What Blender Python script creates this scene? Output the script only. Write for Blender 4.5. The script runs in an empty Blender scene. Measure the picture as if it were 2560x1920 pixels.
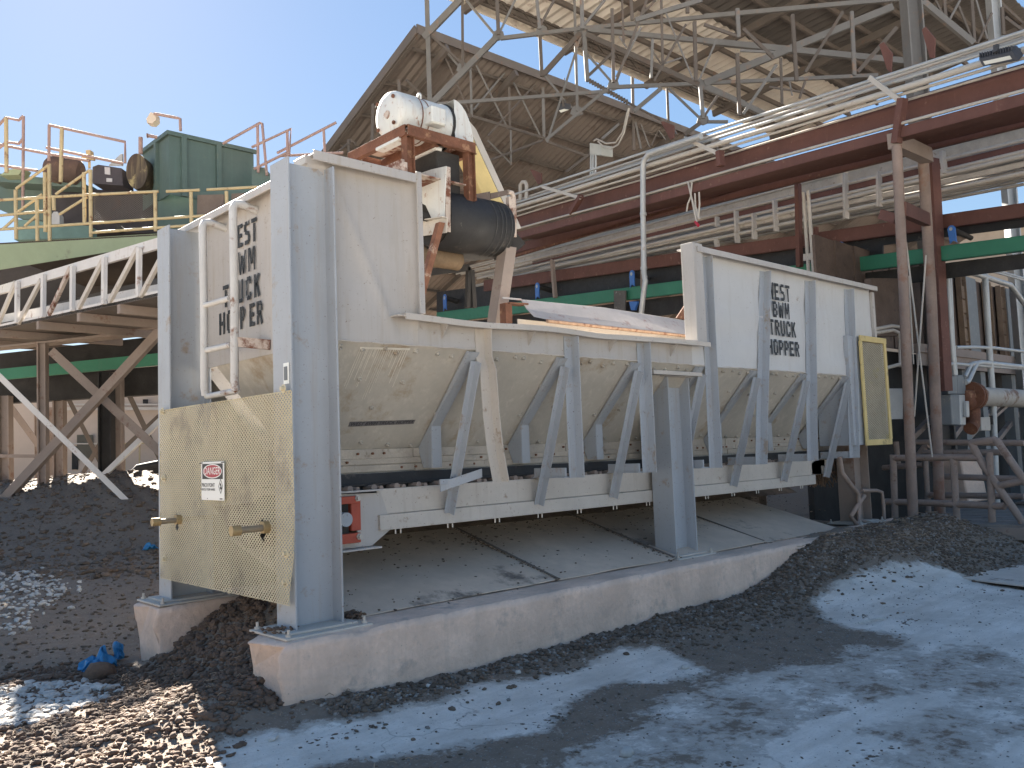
import bpy, bmesh, math, random
import numpy as np
from mathutils import Vector, Matrix, noise
random.seed(7)
scene = bpy.context.scene
COL = scene.collection
V = Vector
# ------------------------------------------------------------------ camera model (measured from the photograph)
FPX = 2166.0
yaw, pit, rol = (math.radians(a) for a in (43.0667, 4.4458, -2.1337))
CF = V((math.sin(yaw)*math.cos(pit), math.cos(yaw)*math.cos(pit), math.sin(pit)))
_r0 = V((math.cos(yaw), -math.sin(yaw), 0)); _u0 = _r0.cross(CF)
CR = math.cos(rol)*_r0 + math.sin(rol)*_u0
CU = -math.sin(rol)*_r0 + math.cos(rol)*_u0
CAM = V((-2.615, -4.951, 1.6))
def ray(p): return CF + CR*((p[0]-1280)/FPX) - CU*((p[1]-960)/FPX)
def at(p, x=None, y=None, z=None, dep=None):
    d = ray(p)
    if dep is not None: t = dep
    elif x is not None: t = (x-CAM.x)/d.x
    elif y is not None: t = (y-CAM.y)/d.y
    else: t = (z-CAM.z)/d.z
    return CAM + d*t
def on(P, n):                       # measured points on the plane through P with normal n
    n = V(n)
    def f(p):
        d = ray(p); return CAM + d*((P-CAM).dot(n)/d.dot(n))
    return f
def depth_of(P): return (P-CAM).dot(CF)
def Z(ox, oy, s): return lambda a, b: (ox+a/s, oy+b/s)
z1 = Z(0,200,2.765); z2 = Z(700,200,3.16); z3 = Z(1060,0,2.765); r4 = Z(1760,0,2.765); z5 = Z(0,700,2.765)
z7 = Z(700,700,2.37); z8 = Z(1300,700,2.37); zt = Z(1000,800,3.318); zr = Z(1650,600,2.552); zl = Z(650,350,3.318)
ze = Z(380,380,3.317); zm = Z(380,950,2.765); r1 = Z(1960,300,3.318); r2 = Z(1960,750,2.37); zb = Z(1250,250,3.386)
z3p = Z(1160,450,3.687); zrt = Z(2160,640,3.6075); zrb = Z(2160,1050,3.6875); zlt = Z(0,250,3.531)
D = lambda a, b: (a*1.1573, b*1.1573)
# ------------------------------------------------------------------ mesh builder
class MB:
    def __init__(s): s.v = []; s.f = []; s.sm = []
    def add(s, vs, fs, smooth=False):
        o = len(s.v); s.v += [V(p) for p in vs]
        for f in fs: s.f.append([i+o for i in f]); s.sm.append(smooth)
        return s
    def sweep(s, prof, pts, A, B, smooth=False, cap=True):
        n = len(prof); vs = []; fs = []
        for p in pts:
            vs += [V(p)+V(A)*a+V(B)*b for a, b in prof]
        for k in range(len(pts)-1):
            for i in range(n):
                j = (i+1) % n
                fs.append([k*n+i, k*n+j, (k+1)*n+j, (k+1)*n+i])
        s.add(vs, fs, smooth)
        if cap:
            m = len(pts)-1
            s.add(vs[:n], [list(range(n))[::-1]]); s.add(vs[m*n:], [list(range(n))])
        return s
    def box(s, x0, x1, y0, y1, z0, z1):
        vs = [(x, y, z) for z in (z0, z1) for y in (y0, y1) for x in (x0, x1)]
        return s.add(vs, [[0,2,3,1],[4,5,7,6],[0,1,5,4],[2,6,7,3],[0,4,6,2],[1,3,7,5]])
    def bar(s, p0, p1, w, h=None, up=(0,0,1)):
        p0 = V(p0); p1 = V(p1); h = h or w; d = (p1-p0)
        if d.length < 1e-6: return s
        d.normalize(); a = d.cross(V(up))
        if a.length < 1e-3: a = d.cross(V((1,0,0)))
        a.normalize(); b = a.cross(d)
        return s.sweep([(-w/2,-h/2),(w/2,-h/2),(w/2,h/2),(-w/2,h/2)], [p0, p1], a, b)
    def ang(s, p0, p1, w, t, A, B):
        return s.sweep([(0,0),(w,0),(w,t),(t,t),(t,w),(0,w)], [V(p0), V(p1)] if not isinstance(p0, list) else p0, A, B)
    def hsec(s, p0, p1, w, h, t, A, B):       # flanges of length h along B, spaced w along A
        a = w/2; b = h/2
        pr = [(-a,-b),(-a+t,-b),(-a+t,-t/2),(a-t,-t/2),(a-t,-b),(a,-b),(a,b),(a-t,b),(a-t,t/2),(-a+t,t/2),(-a+t,b),(-a,b)]
        return s.sweep(pr, [V(p0), V(p1)], V(A), V(B))
    def tube(s, pts, r, n=10, cap=True):
        pts = [V(p) for p in pts]; rings = []
        prev = None
        for i, p in enumerate(pts):
            d = (pts[min(i+1, len(pts)-1)]-pts[max(i-1, 0)]).normalized()
            if prev is None:
                a = d.cross(V((0,0,1)))
                if a.length < .05: a = d.cross(V((1,0,0)))
            else: a = prev - d*prev.dot(d)
            a.normalize(); prev = a; b = d.cross(a)
            rr = r[i] if isinstance(r, (list, tuple)) else r
            rings.append([p+a*(rr*math.cos(2*math.pi*k/n))+b*(rr*math.sin(2*math.pi*k/n)) for k in range(n)])
        vs = [q for g in rings for q in g]; fs = []
        for k in range(len(pts)-1):
            for i in range(n):
                j = (i+1) % n; fs.append([k*n+i, k*n+j, (k+1)*n+j, (k+1)*n+i])
        s.add(vs, fs, True)
        if cap: s.add(rings[0], [list(range(n))[::-1]]); s.add(rings[-1], [list(range(n))])
        return s
    def prism(s, pts, off):
        pts = [V(p) for p in pts]; n = len(pts); off = V(off)
        vs = pts+[p+off for p in pts]
        fs = [list(range(n))[::-1], [n+i for i in range(n)]]+[[i, (i+1) % n, n+(i+1) % n, n+i] for i in range(n)]
        return s.add(vs, fs)
    def grid(s, P00, P10, P11, P01, nu, nv, th=None, fn=None, smooth=True):   # a sheet, optionally dented by fn(u,v)->offset vector
        P00, P10, P11, P01 = V(P00), V(P10), V(P11), V(P01); vs = []
        for j in range(nv+1):
            for i in range(nu+1):
                u, w = i/nu, j/nv
                p = P00*(1-u)*(1-w)+P10*u*(1-w)+P11*u*w+P01*(1-u)*w
                if fn: p = p+fn(u, w)
                vs.append(p)
        fs = [[j*(nu+1)+i, j*(nu+1)+i+1, (j+1)*(nu+1)+i+1, (j+1)*(nu+1)+i] for j in range(nv) for i in range(nu)]
        s.add(vs, fs, smooth)
        if th is not None:
            s.add([p+V(th) for p in vs], [f[::-1] for f in fs], smooth)
            L = len(vs); ed = [j for j in range(nu+1)]+[j*(nu+1)+nu for j in range(1, nv+1)]+[nv*(nu+1)+i for i in range(nu-1, -1, -1)]+[j*(nu+1) for j in range(nv-1, 0, -1)]
            o = [vs[i] for i in ed]; m = len(o)
            s.add(o+[p+V(th) for p in o], [[(i+1) % m, i, m+i, m+(i+1) % m] for i in range(m)])
        return s
    def bolt(s, p, n, r, h):
        n = V(n).normalized(); return s.tube([V(p), V(p)+n*h], r, 6)
    def build(s, name, m, parent=None, bevel=0):
        top = parent
        while top is not None and top.parent is not None: top = top.parent
        o0 = V(top['loc']) if top is not None and 'loc' in top else V((0,0,0))
        me = bpy.data.meshes.new(name)
        me.from_pydata([tuple(p-o0) for p in s.v], [], s.f)
        me.polygons.foreach_set('use_smooth', s.sm)
        me.update(); me.materials.append(m)
        bm = bmesh.new(); bm.from_mesh(me); bmesh.ops.recalc_face_normals(bm, faces=bm.faces); bm.to_mesh(me); bm.free()
        o = bpy.data.objects.new(name, me); COL.objects.link(o)
        if parent is not None: o.parent = parent
        if bevel:
            b = o.modifiers.new('bevel', 'BEVEL'); b.width = bevel; b.segments = 1; b.limit_method = 'ANGLE'; b.angle_limit = math.radians(40)
        return o
def bolts(items, m, parent, name='bolt', cap=100):
    # every bolt is its own part; past the cap the rest is one part
    rest = MB()
    for i, segs in enumerate(items):
        mb = MB() if i < cap else rest
        for (p, n, r, h) in segs: mb.bolt(p, n, r, h)
        if i < cap: mb.build(name, m, parent)
    if rest.v: tag(rest.build(name, m, parent), kind='stuff')
def tag(o, label=None, cat=None, group=None, kind=None):
    if label: o['label'] = label
    if cat: o['category'] = cat
    if group: o['group'] = group
    if kind: o['kind'] = kind
    return o
def thing(name, loc, label, cat, group=None):
    o = bpy.data.objects.new(name, None); COL.objects.link(o); o.location = V(loc); o['loc'] = tuple(loc)
    o.empty_display_size = .2
    return tag(o, label, cat, group)
def finish_empties():
    for o in COL.objects:
        if 'loc' in o: del o['loc']
# ------------------------------------------------------------------ materials
MATS = {}
def M(name, col, rough=.65, metal=0., var=.12, scale=2.5, spots=None, amount=.0, sscale=5., streak=None, sam=.0, bump=.15, bscale=30., spec=.4, chips=None, camt=.2):
    if name in MATS: return MATS[name]
    m = bpy.data.materials.new(name); m.use_nodes = True; N = m.node_tree.nodes; L = m.node_tree.links
    bs = N['Principled BSDF']; bs.inputs['Roughness'].default_value = rough; bs.inputs['Metallic'].default_value = metal
    bs.inputs['Specular IOR Level'].default_value = spec
    tc = N.new('ShaderNodeTexCoord'); co = tc.outputs['Object']
    def noi(sc, det=6, rg=.6, vec=co):
        n = N.new('ShaderNodeTexNoise'); n.inputs['Scale'].default_value = sc; n.inputs['Detail'].default_value = det; n.inputs['Roughness'].default_value = rg
        L.new(vec, n.inputs['Vector']); return n.outputs['Fac']
    def ramp(fac, a, b, ca, cb):
        r = N.new('ShaderNodeValToRGB'); r.color_ramp.elements[0].position = a; r.color_ramp.elements[1].position = b
        r.color_ramp.elements[0].color = (*ca, 1); r.color_ramp.elements[1].color = (*cb, 1); L.new(fac, r.inputs['Fac']); return r.outputs['Color']
    def mix(f, a, b):
        x = N.new('ShaderNodeMix'); x.data_type = 'RGBA'; L.new(f, x.inputs['Factor'])
        for q, k in ((a, 6), (b, 7)):
            if isinstance(q, tuple): x.inputs[k].default_value = (*q, 1)
            else: L.new(q, x.inputs[k])
        return x.outputs[2]
    c = ramp(noi(scale), .3, .72, tuple(k*(1-var) for k in col), tuple(min(1, k*(1+var)) for k in col))
    f2 = ramp(noi(scale*9, 3), .35, .7, (.0,)*3, (.35,)*3)
    c = mix(f2, c, tuple(k*(1-var*1.2) for k in col))
    if streak:
        mp = N.new('ShaderNodeMapping'); mp.inputs['Scale'].default_value = (9, 9, .55); L.new(co, mp.inputs['Vector'])
        c = mix(ramp(noi(1.6, 5, .65, mp.outputs['Vector']), .62-.2*sam, .8, (0,)*3, (min(1, sam+.25),)*3), c, streak)
    if spots:
        c = mix(ramp(noi(sscale, 8, .7), .66-.3*amount, .70-.3*amount+.05, (0,)*3, (1,)*3), c, spots)
    if chips:
        c = mix(ramp(noi(17, 7, .72), .735-.1*camt, .75-.1*camt, (0,)*3, (1,)*3), c, chips)
        c = mix(ramp(noi(52, 3, .6), .70-.1*camt, .73-.1*camt, (0,)*3, (.7,)*3), c, chips)
    L.new(c, bs.inputs['Base Color'])
    if bump:
        b = N.new('ShaderNodeBump'); b.inputs['Strength'].default_value = bump; b.inputs['Distance'].default_value = .02
        L.new(noi(bscale, 6, .6), b.inputs['Height']); L.new(b.outputs['Normal'], bs.inputs['Normal'])
    rr = N.new('ShaderNodeMapRange'); rr.inputs['To Min'].default_value = max(.05, rough-.12); rr.inputs['To Max'].default_value = min(1, rough+.15)
    L.new(noi(scale*3), rr.inputs['Value']); L.new(rr.outputs['Result'], bs.inputs['Roughness'])
    MATS[name] = m; return m
RUST = (.16,.06,.03)
paint = M('grey_paint', (.455,.43,.405), .5, var=.07, scale=1.6, spots=(.30,.24,.19), amount=.13, sscale=7, streak=(.37,.315,.25), sam=.5, bump=.1, bscale=9, chips=(.17,.11,.075), camt=.25)
paintc = M('grey_steel_paint', (.365,.39,.42), .5, var=.06, scale=2.2, spots=(.32,.275,.23), amount=.26, sscale=5, streak=(.33,.29,.25), sam=.4, bump=.08, bscale=10, chips=(.15,.10,.07), camt=.35)
paintw = M('white_grey_paint', (.55,.545,.535), .5, var=.06, scale=1.5, spots=(.3,.24,.2), amount=.09, sscale=10, streak=(.42,.39,.35), sam=.34, bump=.09, bscale=9, chips=(.2,.14,.1), camt=.2)
dusty = M('dusty_plate', (.475,.44,.38), .8, var=.16, scale=1.3, spots=(.37,.30,.22), amount=.36, sscale=1.3, streak=(.66,.61,.53), sam=.35, bump=.12, bscale=25)
board = M('dusty_board', (.44,.39,.325), .85, var=.2, scale=4, spots=(.2,.16,.12), amount=.2, sscale=7, bump=.3, bscale=30)
frame = M('dusty_frame_paint', (.53,.485,.43), .65, var=.1, scale=2, spots=(.3,.22,.16), amount=.16, sscale=7, streak=(.36,.3,.25), sam=.3, bump=.08, chips=(.18,.11,.075), camt=.35)
rust = M('rust', (.17,.075,.045), .85, var=.35, scale=6, spots=(.30,.17,.10), amount=.3, sscale=8, bump=.35, bscale=40)
rustw = M('peeling_white_paint', (.60,.61,.59), .6, var=.06, scale=3, spots=(.30,.16,.10), amount=.22, sscale=10, streak=(.40,.29,.22), sam=.4, bump=.2)
rustp = M('rusty_white_frame', (.50,.42,.36), .75, var=.15, scale=4, spots=(.15,.055,.03), amount=.62, sscale=4.5, bump=.25)
ladderm = M('ladder_paint', (.56,.55,.53), .6, var=.08, scale=4, spots=(.21,.10,.06), amount=.3, sscale=5, bump=.12)
redox = M('red_oxide_steel', (.125,.056,.044), .75, var=.18, scale=2, spots=(.21,.13,.10), amount=.2, sscale=6, streak=(.2,.11,.08), sam=.15, bump=.1)
green = M('green_paint', (.04,.19,.115), .6, var=.1, scale=2, spots=(.10,.15,.11), amount=.14, sscale=6, streak=(.1,.17,.12), sam=.15, bump=.05)
tankg = M('tank_green_paint', (.095,.14,.125), .6, var=.14, scale=1.2, spots=(.12,.15,.12), amount=.2, sscale=3, streak=(.12,.2,.17), sam=.3, bump=.05)
ltgreen = M('pale_green_steel', (.26,.31,.20), .75, var=.14, scale=.7, spots=(.15,.12,.10), amount=.2, sscale=1.1, streak=(.3,.33,.24), sam=.2, bump=.05)
yrail = M('yellow_rail_paint', (.50,.40,.23), .65, var=.15, scale=4, spots=(.23,.11,.06), amount=.3, sscale=6, bump=.15)
yguard = M('yellow_guard_paint', (.62,.48,.21), .65, var=.12, scale=3, spots=(.32,.24,.12), amount=.25, sscale=4, bump=.1)
ymesh = M('yellow_mesh_paint', (.60,.53,.37), .6, var=.14, scale=2, spots=(.40,.34,.25), amount=.34, sscale=1.6, bump=0)
galv = M('galvanised_pipe', (.42,.43,.43), .45, metal=.25, var=.1, scale=4, spots=(.36,.31,.26), amount=.22, sscale=7, bump=.06)
pipem = M('dusty_white_pipe', (.44,.41,.37), .6, var=.12, scale=3, spots=(.36,.29,.23), amount=.25, sscale=6, bump=.06)
rustpipe = M('rusty_pipe', (.25,.19,.16), .8, var=.2, scale=3, spots=(.22,.125,.09), amount=.42, sscale=2.2, streak=(.2,.11,.08), sam=.3, bump=.2)
dustrail = M('dusty_rail', (.30,.235,.20), .85, var=.18, scale=5, spots=(.2,.13,.10), amount=.3, sscale=6, bump=.2)
rubber = M('black_rubber', (.025,.025,.027), .6, var=.3, scale=4, spots=(.09,.08,.07), amount=.2, sscale=5, bump=.1)
dark = M('dark_grime_and_shade', (.035,.033,.032), .9, var=.3, scale=3, bump=.2)
concrete = M('weathered_concrete', (.74,.565,.455), .92, var=.2, scale=2.4, spots=(.54,.43,.36), amount=.34, sscale=3.5, streak=(.56,.45,.37), sam=.4, bump=.8, bscale=16, chips=(.22,.18,.15), camt=.05)
chip_c = M('broken_concrete_face', (.55,.51,.47), .95, var=.2, scale=5, spots=(.3,.27,.24), amount=.2, sscale=9, bump=.8, bscale=22)
floorpl = M('dusty_steel_floor', (.60,.49,.395), .8, var=.22, scale=1.0, spots=(.20,.165,.14), amount=.30, sscale=1.4, bump=.12, bscale=18)
soilm = None
orange = M('orange_red_paint', (.42,.085,.05), .6, var=.15, scale=5, spots=(.25,.17,.13), amount=.3, sscale=7, bump=.1)
steel = M('grey_truss_steel', (.155,.15,.145), .7, var=.12, scale=2, spots=(.22,.15,.11), amount=.25, sscale=3, bump=.05)
steelb = M('brown_truss_steel', (.11,.094,.083), .8, var=.15, scale=2, spots=(.13,.09,.07), amount=.3, sscale=3, bump=.05)
wsteel = M('white_gallery_steel', (.62,.60,.58), .6, var=.08, scale=2, spots=(.27,.16,.11), amount=.22, sscale=4, streak=(.4,.32,.27), sam=.3, bump=.05)
bentm = M('dusty_brown_steel', (.27,.22,.19), .8, var=.15, scale=1.5, spots=(.19,.12,.09), amount=.3, sscale=3, bump=.08)
wall_t = M('tan_stucco', (.52,.42,.34), .9, var=.08, scale=.6, spots=(.45,.36,.29), amount=.18, sscale=1.2, bump=.1)
bluei = M('blue_idler_paint', (.05,.16,.46), .45, var=.12, scale=6, spots=(.2,.24,.32), amount=.2, sscale=9, bump=.05)
white = M('sign_white', (.78,.79,.76), .4, var=.03, bump=0)
black = M('sign_black', (.02,.02,.024), .5, var=.1, bump=0)
signred = M('sign_red', (.38,.03,.05), .45, var=.06, bump=0)
stencil = M('stencil_black', (.045,.05,.055), .7, var=.25, scale=9, spots=(.42,.42,.42), amount=.17, sscale=14, bump=0)
ebox = M('grey_enclosure', (.16,.175,.185), .55, var=.08, scale=3, spots=(.28,.25,.22), amount=.2, sscale=6, bump=.04)
slatw = M('weathered_brown_boards', (.115,.082,.064), .9, var=.25, scale=3, spots=(.07,.05,.04), amount=.3, sscale=4, bump=.25)
ribw = M('tan_rib_wood', (.21,.15,.105), .9, var=.22, scale=4, spots=(.12,.08,.06), amount=.25, sscale=6, bump=.25)
bluep = M('blue_plastic', (.03,.20,.42), .35, var=.2, scale=8, bump=.2)
glassm = M('lamp_lens', (.62,.60,.52), .3, var=.05, bump=0)
zinc = M('bright_bolt', (.5,.48,.45), .4, metal=.5, var=.15, scale=9, bump=0)
# ================================================================== TRUCK HOPPER
X, Y, ZZ = V((1,0,0)), V((0,1,0)), V((0,0,1))
hop = thing('truck_hopper', (4.6,1.3,.48), 'long pale grey steel truck hopper stencilled WEST BWM TRUCK HOPPER, standing on the concrete kerbs', 'hopper')
YF, YB = .30, 2.36          # front and rear wall planes
ZS = 2.425                  # top of the sloped plates
def dent(amp, sc, seed):
    return lambda u, w: V((0, amp*noise.noise(V((u*sc+seed, w*sc, seed))), 0))
def ldent(u, w):            # long crease and dents in the left panel
    d = (u-(.12+.72*(1-w)*.9))
    e = -.018*math.exp(-(d/.035)**2)*(1 if w > .12 else w/.12)
    e += .02*math.exp(-((u-.35)**2+(w-.38)**2)/.02) + .012*noise.noise(V((u*2.2, w*2.4, 3)))
    e -= .05*max(0, (u-.86)/.14)**2*min(1, w*3)
    return V((0, e, 0))
MB().grid((.56,YF,ZS),(1.33,YF,ZS),(1.33,YF,3.70),(.42,YF,3.69),26,30,(0,.012,0),ldent).build('front_panel', paint, hop)
MB().grid((1.33,YF,ZS),(4.86,YF,ZS),(4.86,YF,2.655),(1.33,YF,2.65),60,6,(0,.012,0),dent(.012,9,2)).build('front_panel', paint, hop)
MB().grid((4.86,YF,ZS-.01),(9.08,YF,ZS-.01),(9.08,YF,3.64),(4.86,YF,3.66),50,20,(0,.012,0),dent(.02,5,5)).build('front_panel', paintw, hop)
MB().tube([V((.57+k*.11,YF-.004,ZS+.004*math.sin(k*2.7))) for k in range(78)], .007, 6).build('weld_seam', frame, hop)
MB().tube([V((.565+.004*math.sin(k*1.9),YF-.006,2.44+k*.05)) for k in range(24)], .008, 6).build('weld_seam', frame, hop)
# rims
m = MB().box(.41,1.285,.195,.21,3.655,3.725).box(.44,1.34,.21,.42,3.712,3.727).box(1.285,1.335,.195,.212,2.655,3.745).box(1.322,1.335,.212,.30,2.655,3.74)
m.build('corner_flange', paint, hop, .003)
def rimz(x): return 2.650-.018*math.exp(-((x-1.9)/.45)**2)-.012*math.exp(-((x-3.3)/.3)**2)+.004*math.sin(x*3)
xs = [1.15+i*(5.04-1.15)/24 for i in range(25)]
m = MB()
m.sweep([(0,0),(.012,0),(.012,.036),(.26,.036),(.26,.048),(0,.048)], [V((x,.19+.012*math.sin(x*2.3),rimz(x)-.045)) for x in xs], Y, ZZ)
m.box(1.08,1.15,.20,.30,2.622,2.634)
m.build('sill_rail', frame, hop, .002)
for px in (zt(365,20), zt(1085,95), z8(545,345), z8(905,368)):
    p = at(px, y=.26); x = p.x
    MB().prism([(x,.20,2.606),(x,YF,2.606),(x,YF,2.49)], (.010,0,0)).build('sill_gusset', paint, hop)
MB().box(4.915,9.12,.19,.205,3.605,3.668).box(4.9,9.12,.205,.45,3.655,3.668).build('top_rim', paint, hop, .003)
MB().box(4.845,4.86,.21,.36,2.66,3.70).box(4.86,5.02,.21,.222,2.66,3.70).build('opening_flange', paint, hop, .003)
MB().box(9.08,9.095,.30,YB,2.40,3.64).box(9.10,9.16,.26,.30,2.0,3.6).build('end_panel', paint, hop)
# left end wall, its rim and the sloped end plate below
m = MB().grid((.50,2.24,2.40),(.50,.42,2.40),(.50,.42,3.70),(.50,2.24,3.70),16,16,(.012,0,0),lambda u, w: V((.012*noise.noise(V((u*3,w*3,8))),0,0)))
m.build('end_panel', paint, hop)
MB().box(.395,.41,.43,2.56,3.60,3.66).box(.41,.56,.43,2.56,3.648,3.66).build('top_rim', paint, hop, .003)
MB().box(.40,.455,.30,.46,3.655,3.715).build('corner_cap', paint, hop, .003)
MB().grid((.51,2.0,2.40),(.51,.5,2.40),(.98,.85,1.66),(.98,1.75,1.66),8,8,(.01,0,0)).prism([(.505,.46,2.40),(.505,.8,2.40),(.93,.86,1.70),(.70,.46,2.0)],(.01,0,0)).build('end_slope_plate', dusty, hop)
m = MB().box(.86,.875,.98,1.45,1.70,2.02)
rf = m.build('rubber_flap', rubber, hop)
m = MB()
bolts([[((.86,y,1.95),(-1,0,0),.022,.012)] for y in (1.02,1.12,1.24,1.36)], zinc, rf)
# sloped front plates + skirt boards
YK = 1.0
def sl(x, t): return V((x, YF+(YK-YF)*t, ZS-(ZS-1.655)*t))
m = MB(); m.grid(sl(.57,0),sl(8.9,0),sl(8.75,1),sl(.80,1),60,8,(0,.008,.006),lambda u, w: V((0,.008*noise.noise(V((u*22,w*3,1))),0)))
slope = m.build('slope_plate', dusty, hop)
BL = []; sn = V((0,-(ZS-1.655),-(YK-YF))).normalized()
rnd = random.Random(3)
for k in range(9):
    x0 = .62+k*.985; x1 = x0+.985
    for u in ((.07,.04),(.25,.04),(.42,.04),(.58,.04),(.74,.04),(.90,.04),(.30,.30),(.72,.33),(.22,.62),(.55,.55),(.12,.93),(.35,.93),(.62,.92),(.85,.93)):
        p = sl(x0+(x1-x0)*(u[0]+rnd.uniform(-.04,.04)), u[1]+rnd.uniform(-.02,.02)+.015)
        BL.append([(p, sn, .019, .016), (p+sn*.016, sn, .009, .016)])
for t in (.04,.2,.37,.52,.66,.8,.93):
    p = sl(.66+.2*t, t); BL.insert(0, [(p, sn, .018, .016)])
bolts(BL, dusty, slope)
m = MB()
for k, (zlo, zhi) in enumerate(((1.585,1.66),(1.535,1.583),(1.475,1.532))):
    for q in range(9):
        xa = .82+q*.93+(.2 if k == 1 else 0); m.box(xa, xa+.925, YK-.035-.012*k+rnd.uniform(-.004,.004), YK, zlo+rnd.uniform(-.004,.003), zhi)
m.box(.8,8.9,YK-.075,YK-.02,1.452,1.473)
sk = m.build('skirt_board', board, hop, .003)
bolts([[(V((.95+q*.13+rnd.uniform(-.03,.03), YK-.05, rnd.choice((1.625,1.56,1.505)))), (0,-1,0), .011, .014)] for q in range(60)], rust, sk)
# ribs under the slope, angle stiffeners, diagonal struts
XS = [1.87, 2.90, 3.92, 4.97, 6.02, 7.13, 8.20]
XT = {4: (6.27, 5.94), 5: (7.31, 7.09), 6: (8.34, 8.18)}    # heads and feet of the three right stiffeners, which lean a little
for k, x in enumerate(XS):
    m = MB()
    pts = [V((x-.06,YF-.035,2.40)), V((x-.06,.795,1.835)), V((x-.06,.795,1.49))]
    m.prism([pts[0], pts[1], pts[2], V((x-.06,YK-.09,1.49)), V((x-.06,YK-.02,1.655)), V((x-.06,YF+.0,2.412))], (.010,0,0))
    m.sweep([(0,0),(.10,0),(.10,.010),(0,.010)], [p+V((0,-.012,0)) for p in pts], X, Y)
    m.build('rib', paintc, hop, .002)
    ztop = 2.60 if k < 3 else 3.575
    if k == 0:      # the bent one
        line = [V((x+.03,YF,ztop)), V((x+.03,YF,2.36)), V((x+.05,YF-.02,2.26)), V((x+.085,YF,1.9)), V((x+.115,YF,1.62)), V((x+.165,YF,1.36))]
    elif k in (4, 5): line = [V((x+.03,YF,ztop)), V((x+.03,YF,2.36)), V((x+.018,YF-.01,2.3)), V((x+.02,YF,1.9)), V((x+.03,YF,1.355))]
    else: line = [V((x+.03,YF,ztop)), V((x+.03,YF,1.35))]
    if k == 3: line = [V((5.09,YF,3.60)), V((5.07,YF,2.4)), V((5.055,YF,1.35))]
    if k > 3:
        xt, xb_ = XT[k]; lx = lambda z: xt+(xb_-xt)*(3.575-z)/2.22
        line = [V((lx(ztop),YF,ztop)), V((lx(2.40),YF,2.40)), V((lx(2.3)-(.014 if k < 6 else 0),YF-.008,2.3)), V((lx(1.9)-(.008 if k < 6 else 0),YF,1.9)), V((lx(1.355),YF,1.355))]
    MB().sweep([(0,-.004),(.10,-.004),(.10,-.10),(.092,-.10),(.092,-.012),(0,-.012)], line, X, Y).build('stiffener', paintc if k != 0 else frame, hop, .002)
    # strut from the stiffener head back down to the conveyor side
    a = V((x-.03,YF-.01,2.33)); b = V((x-.06,.655,1.12))
    d = (b-a).normalized(); A = X; B = d.cross(X).normalized()
    if B.y > 0: B = -B
    MB().sweep([(0,0),(.105,0),(.105,-.008),(.058,-.008),(.058,-.07),(.050,-.07),(.050,-.008),(0,-.008)], [a, b], A, -B).build('diagonal_strut', paintc, hop, .002)
    bar = MB()
    if k == 0: bar.prism([(1.68,.52,1.30),(2.02,.40,1.40),(2.02,.40,1.47),(1.68,.52,1.375)], (0,.008,0)).box(1.66,1.78,.5,.508,1.36,1.40)
    else: bar.box(x-.02,x+.13,.31,.70,1.352,1.362).box(x-.0,x+.02,.31,.70,1.362,1.44)
    bar.build('foot_bracket', paintc, hop, .002)
# rear wall and deflector plate over the far side
MB().box(.5,9.08,YB,YB+.012,1.15,2.93).box(4.35,9.08,YB,YB+.012,2.93,3.15).grid((.55,YB,2.42),(9,YB,2.42),(8.75,1.66,1.66),(.8,1.66,1.66),20,4,(0,.01,0)).build('rear_panel', frame, hop)  # panel extended downwards, unseen, to keep sun off the floor plates
dp = MB(); L0 = at(z3p(370,1083), y=2.3); 
top = [at(z3p(525,1102), y=2.3), at(z3p(1300,1178), y=2.3), at(z3p(1935,1278), y=2.3), at(z3p(2300,1340), y=2.3)]
bot = [at(z3p(760,1285), y=2.02), at(z3p(1300,1345), y=2.02), at(z3p(2040,1425), y=2.02), at(z3p(2300,1455), y=2.02)]
cur = [at(z3p(580,1190), y=2.22), at(z3p(650,1262), y=2.1)]
poly = top+bot[::-1]+cur[::-1]
dp.prism(poly, (.0,.012,.004)).bar(L0+V((0,.03,0)), top[0], .02); dpo = dp.build('deflector_plate', M('worn_pale_plate', (.42,.39,.38), .7, var=.12, scale=3, spots=(.3,.22,.2), amount=.3, sscale=5, bump=.15), hop)
m = MB().tube([b+V((0,-.01,-.02)) for b in bot], .022, 8); m.build('worn_lip', M('worn_rust_lip', (.42,.27,.18), .8, var=.3, scale=14, spots=(.2,.09,.05), amount=.4, sscale=12, bump=.4), dpo)
p0 = at(z3p(385,1300), y=2.3); p1 = at(z3p(385,1140), y=2.3); p2 = at(z3p(560,1150), y=2.3)
MB().bar(p0-V((0,0,.5)), p1, .10, .10, up=(0,1,0)).bar(p1, p2, .13, .02).build('deflector_post', rust, hop)
MB().prism([at(z3p(1960,1270), y=2.35), at(z3p(2300,1330), y=2.35), at(z3p(2300,1000), y=2.35), at(z3p(2060,1120), y=2.35)], (0,.02,0)).build('deflector_brace', rust, hop)
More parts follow.
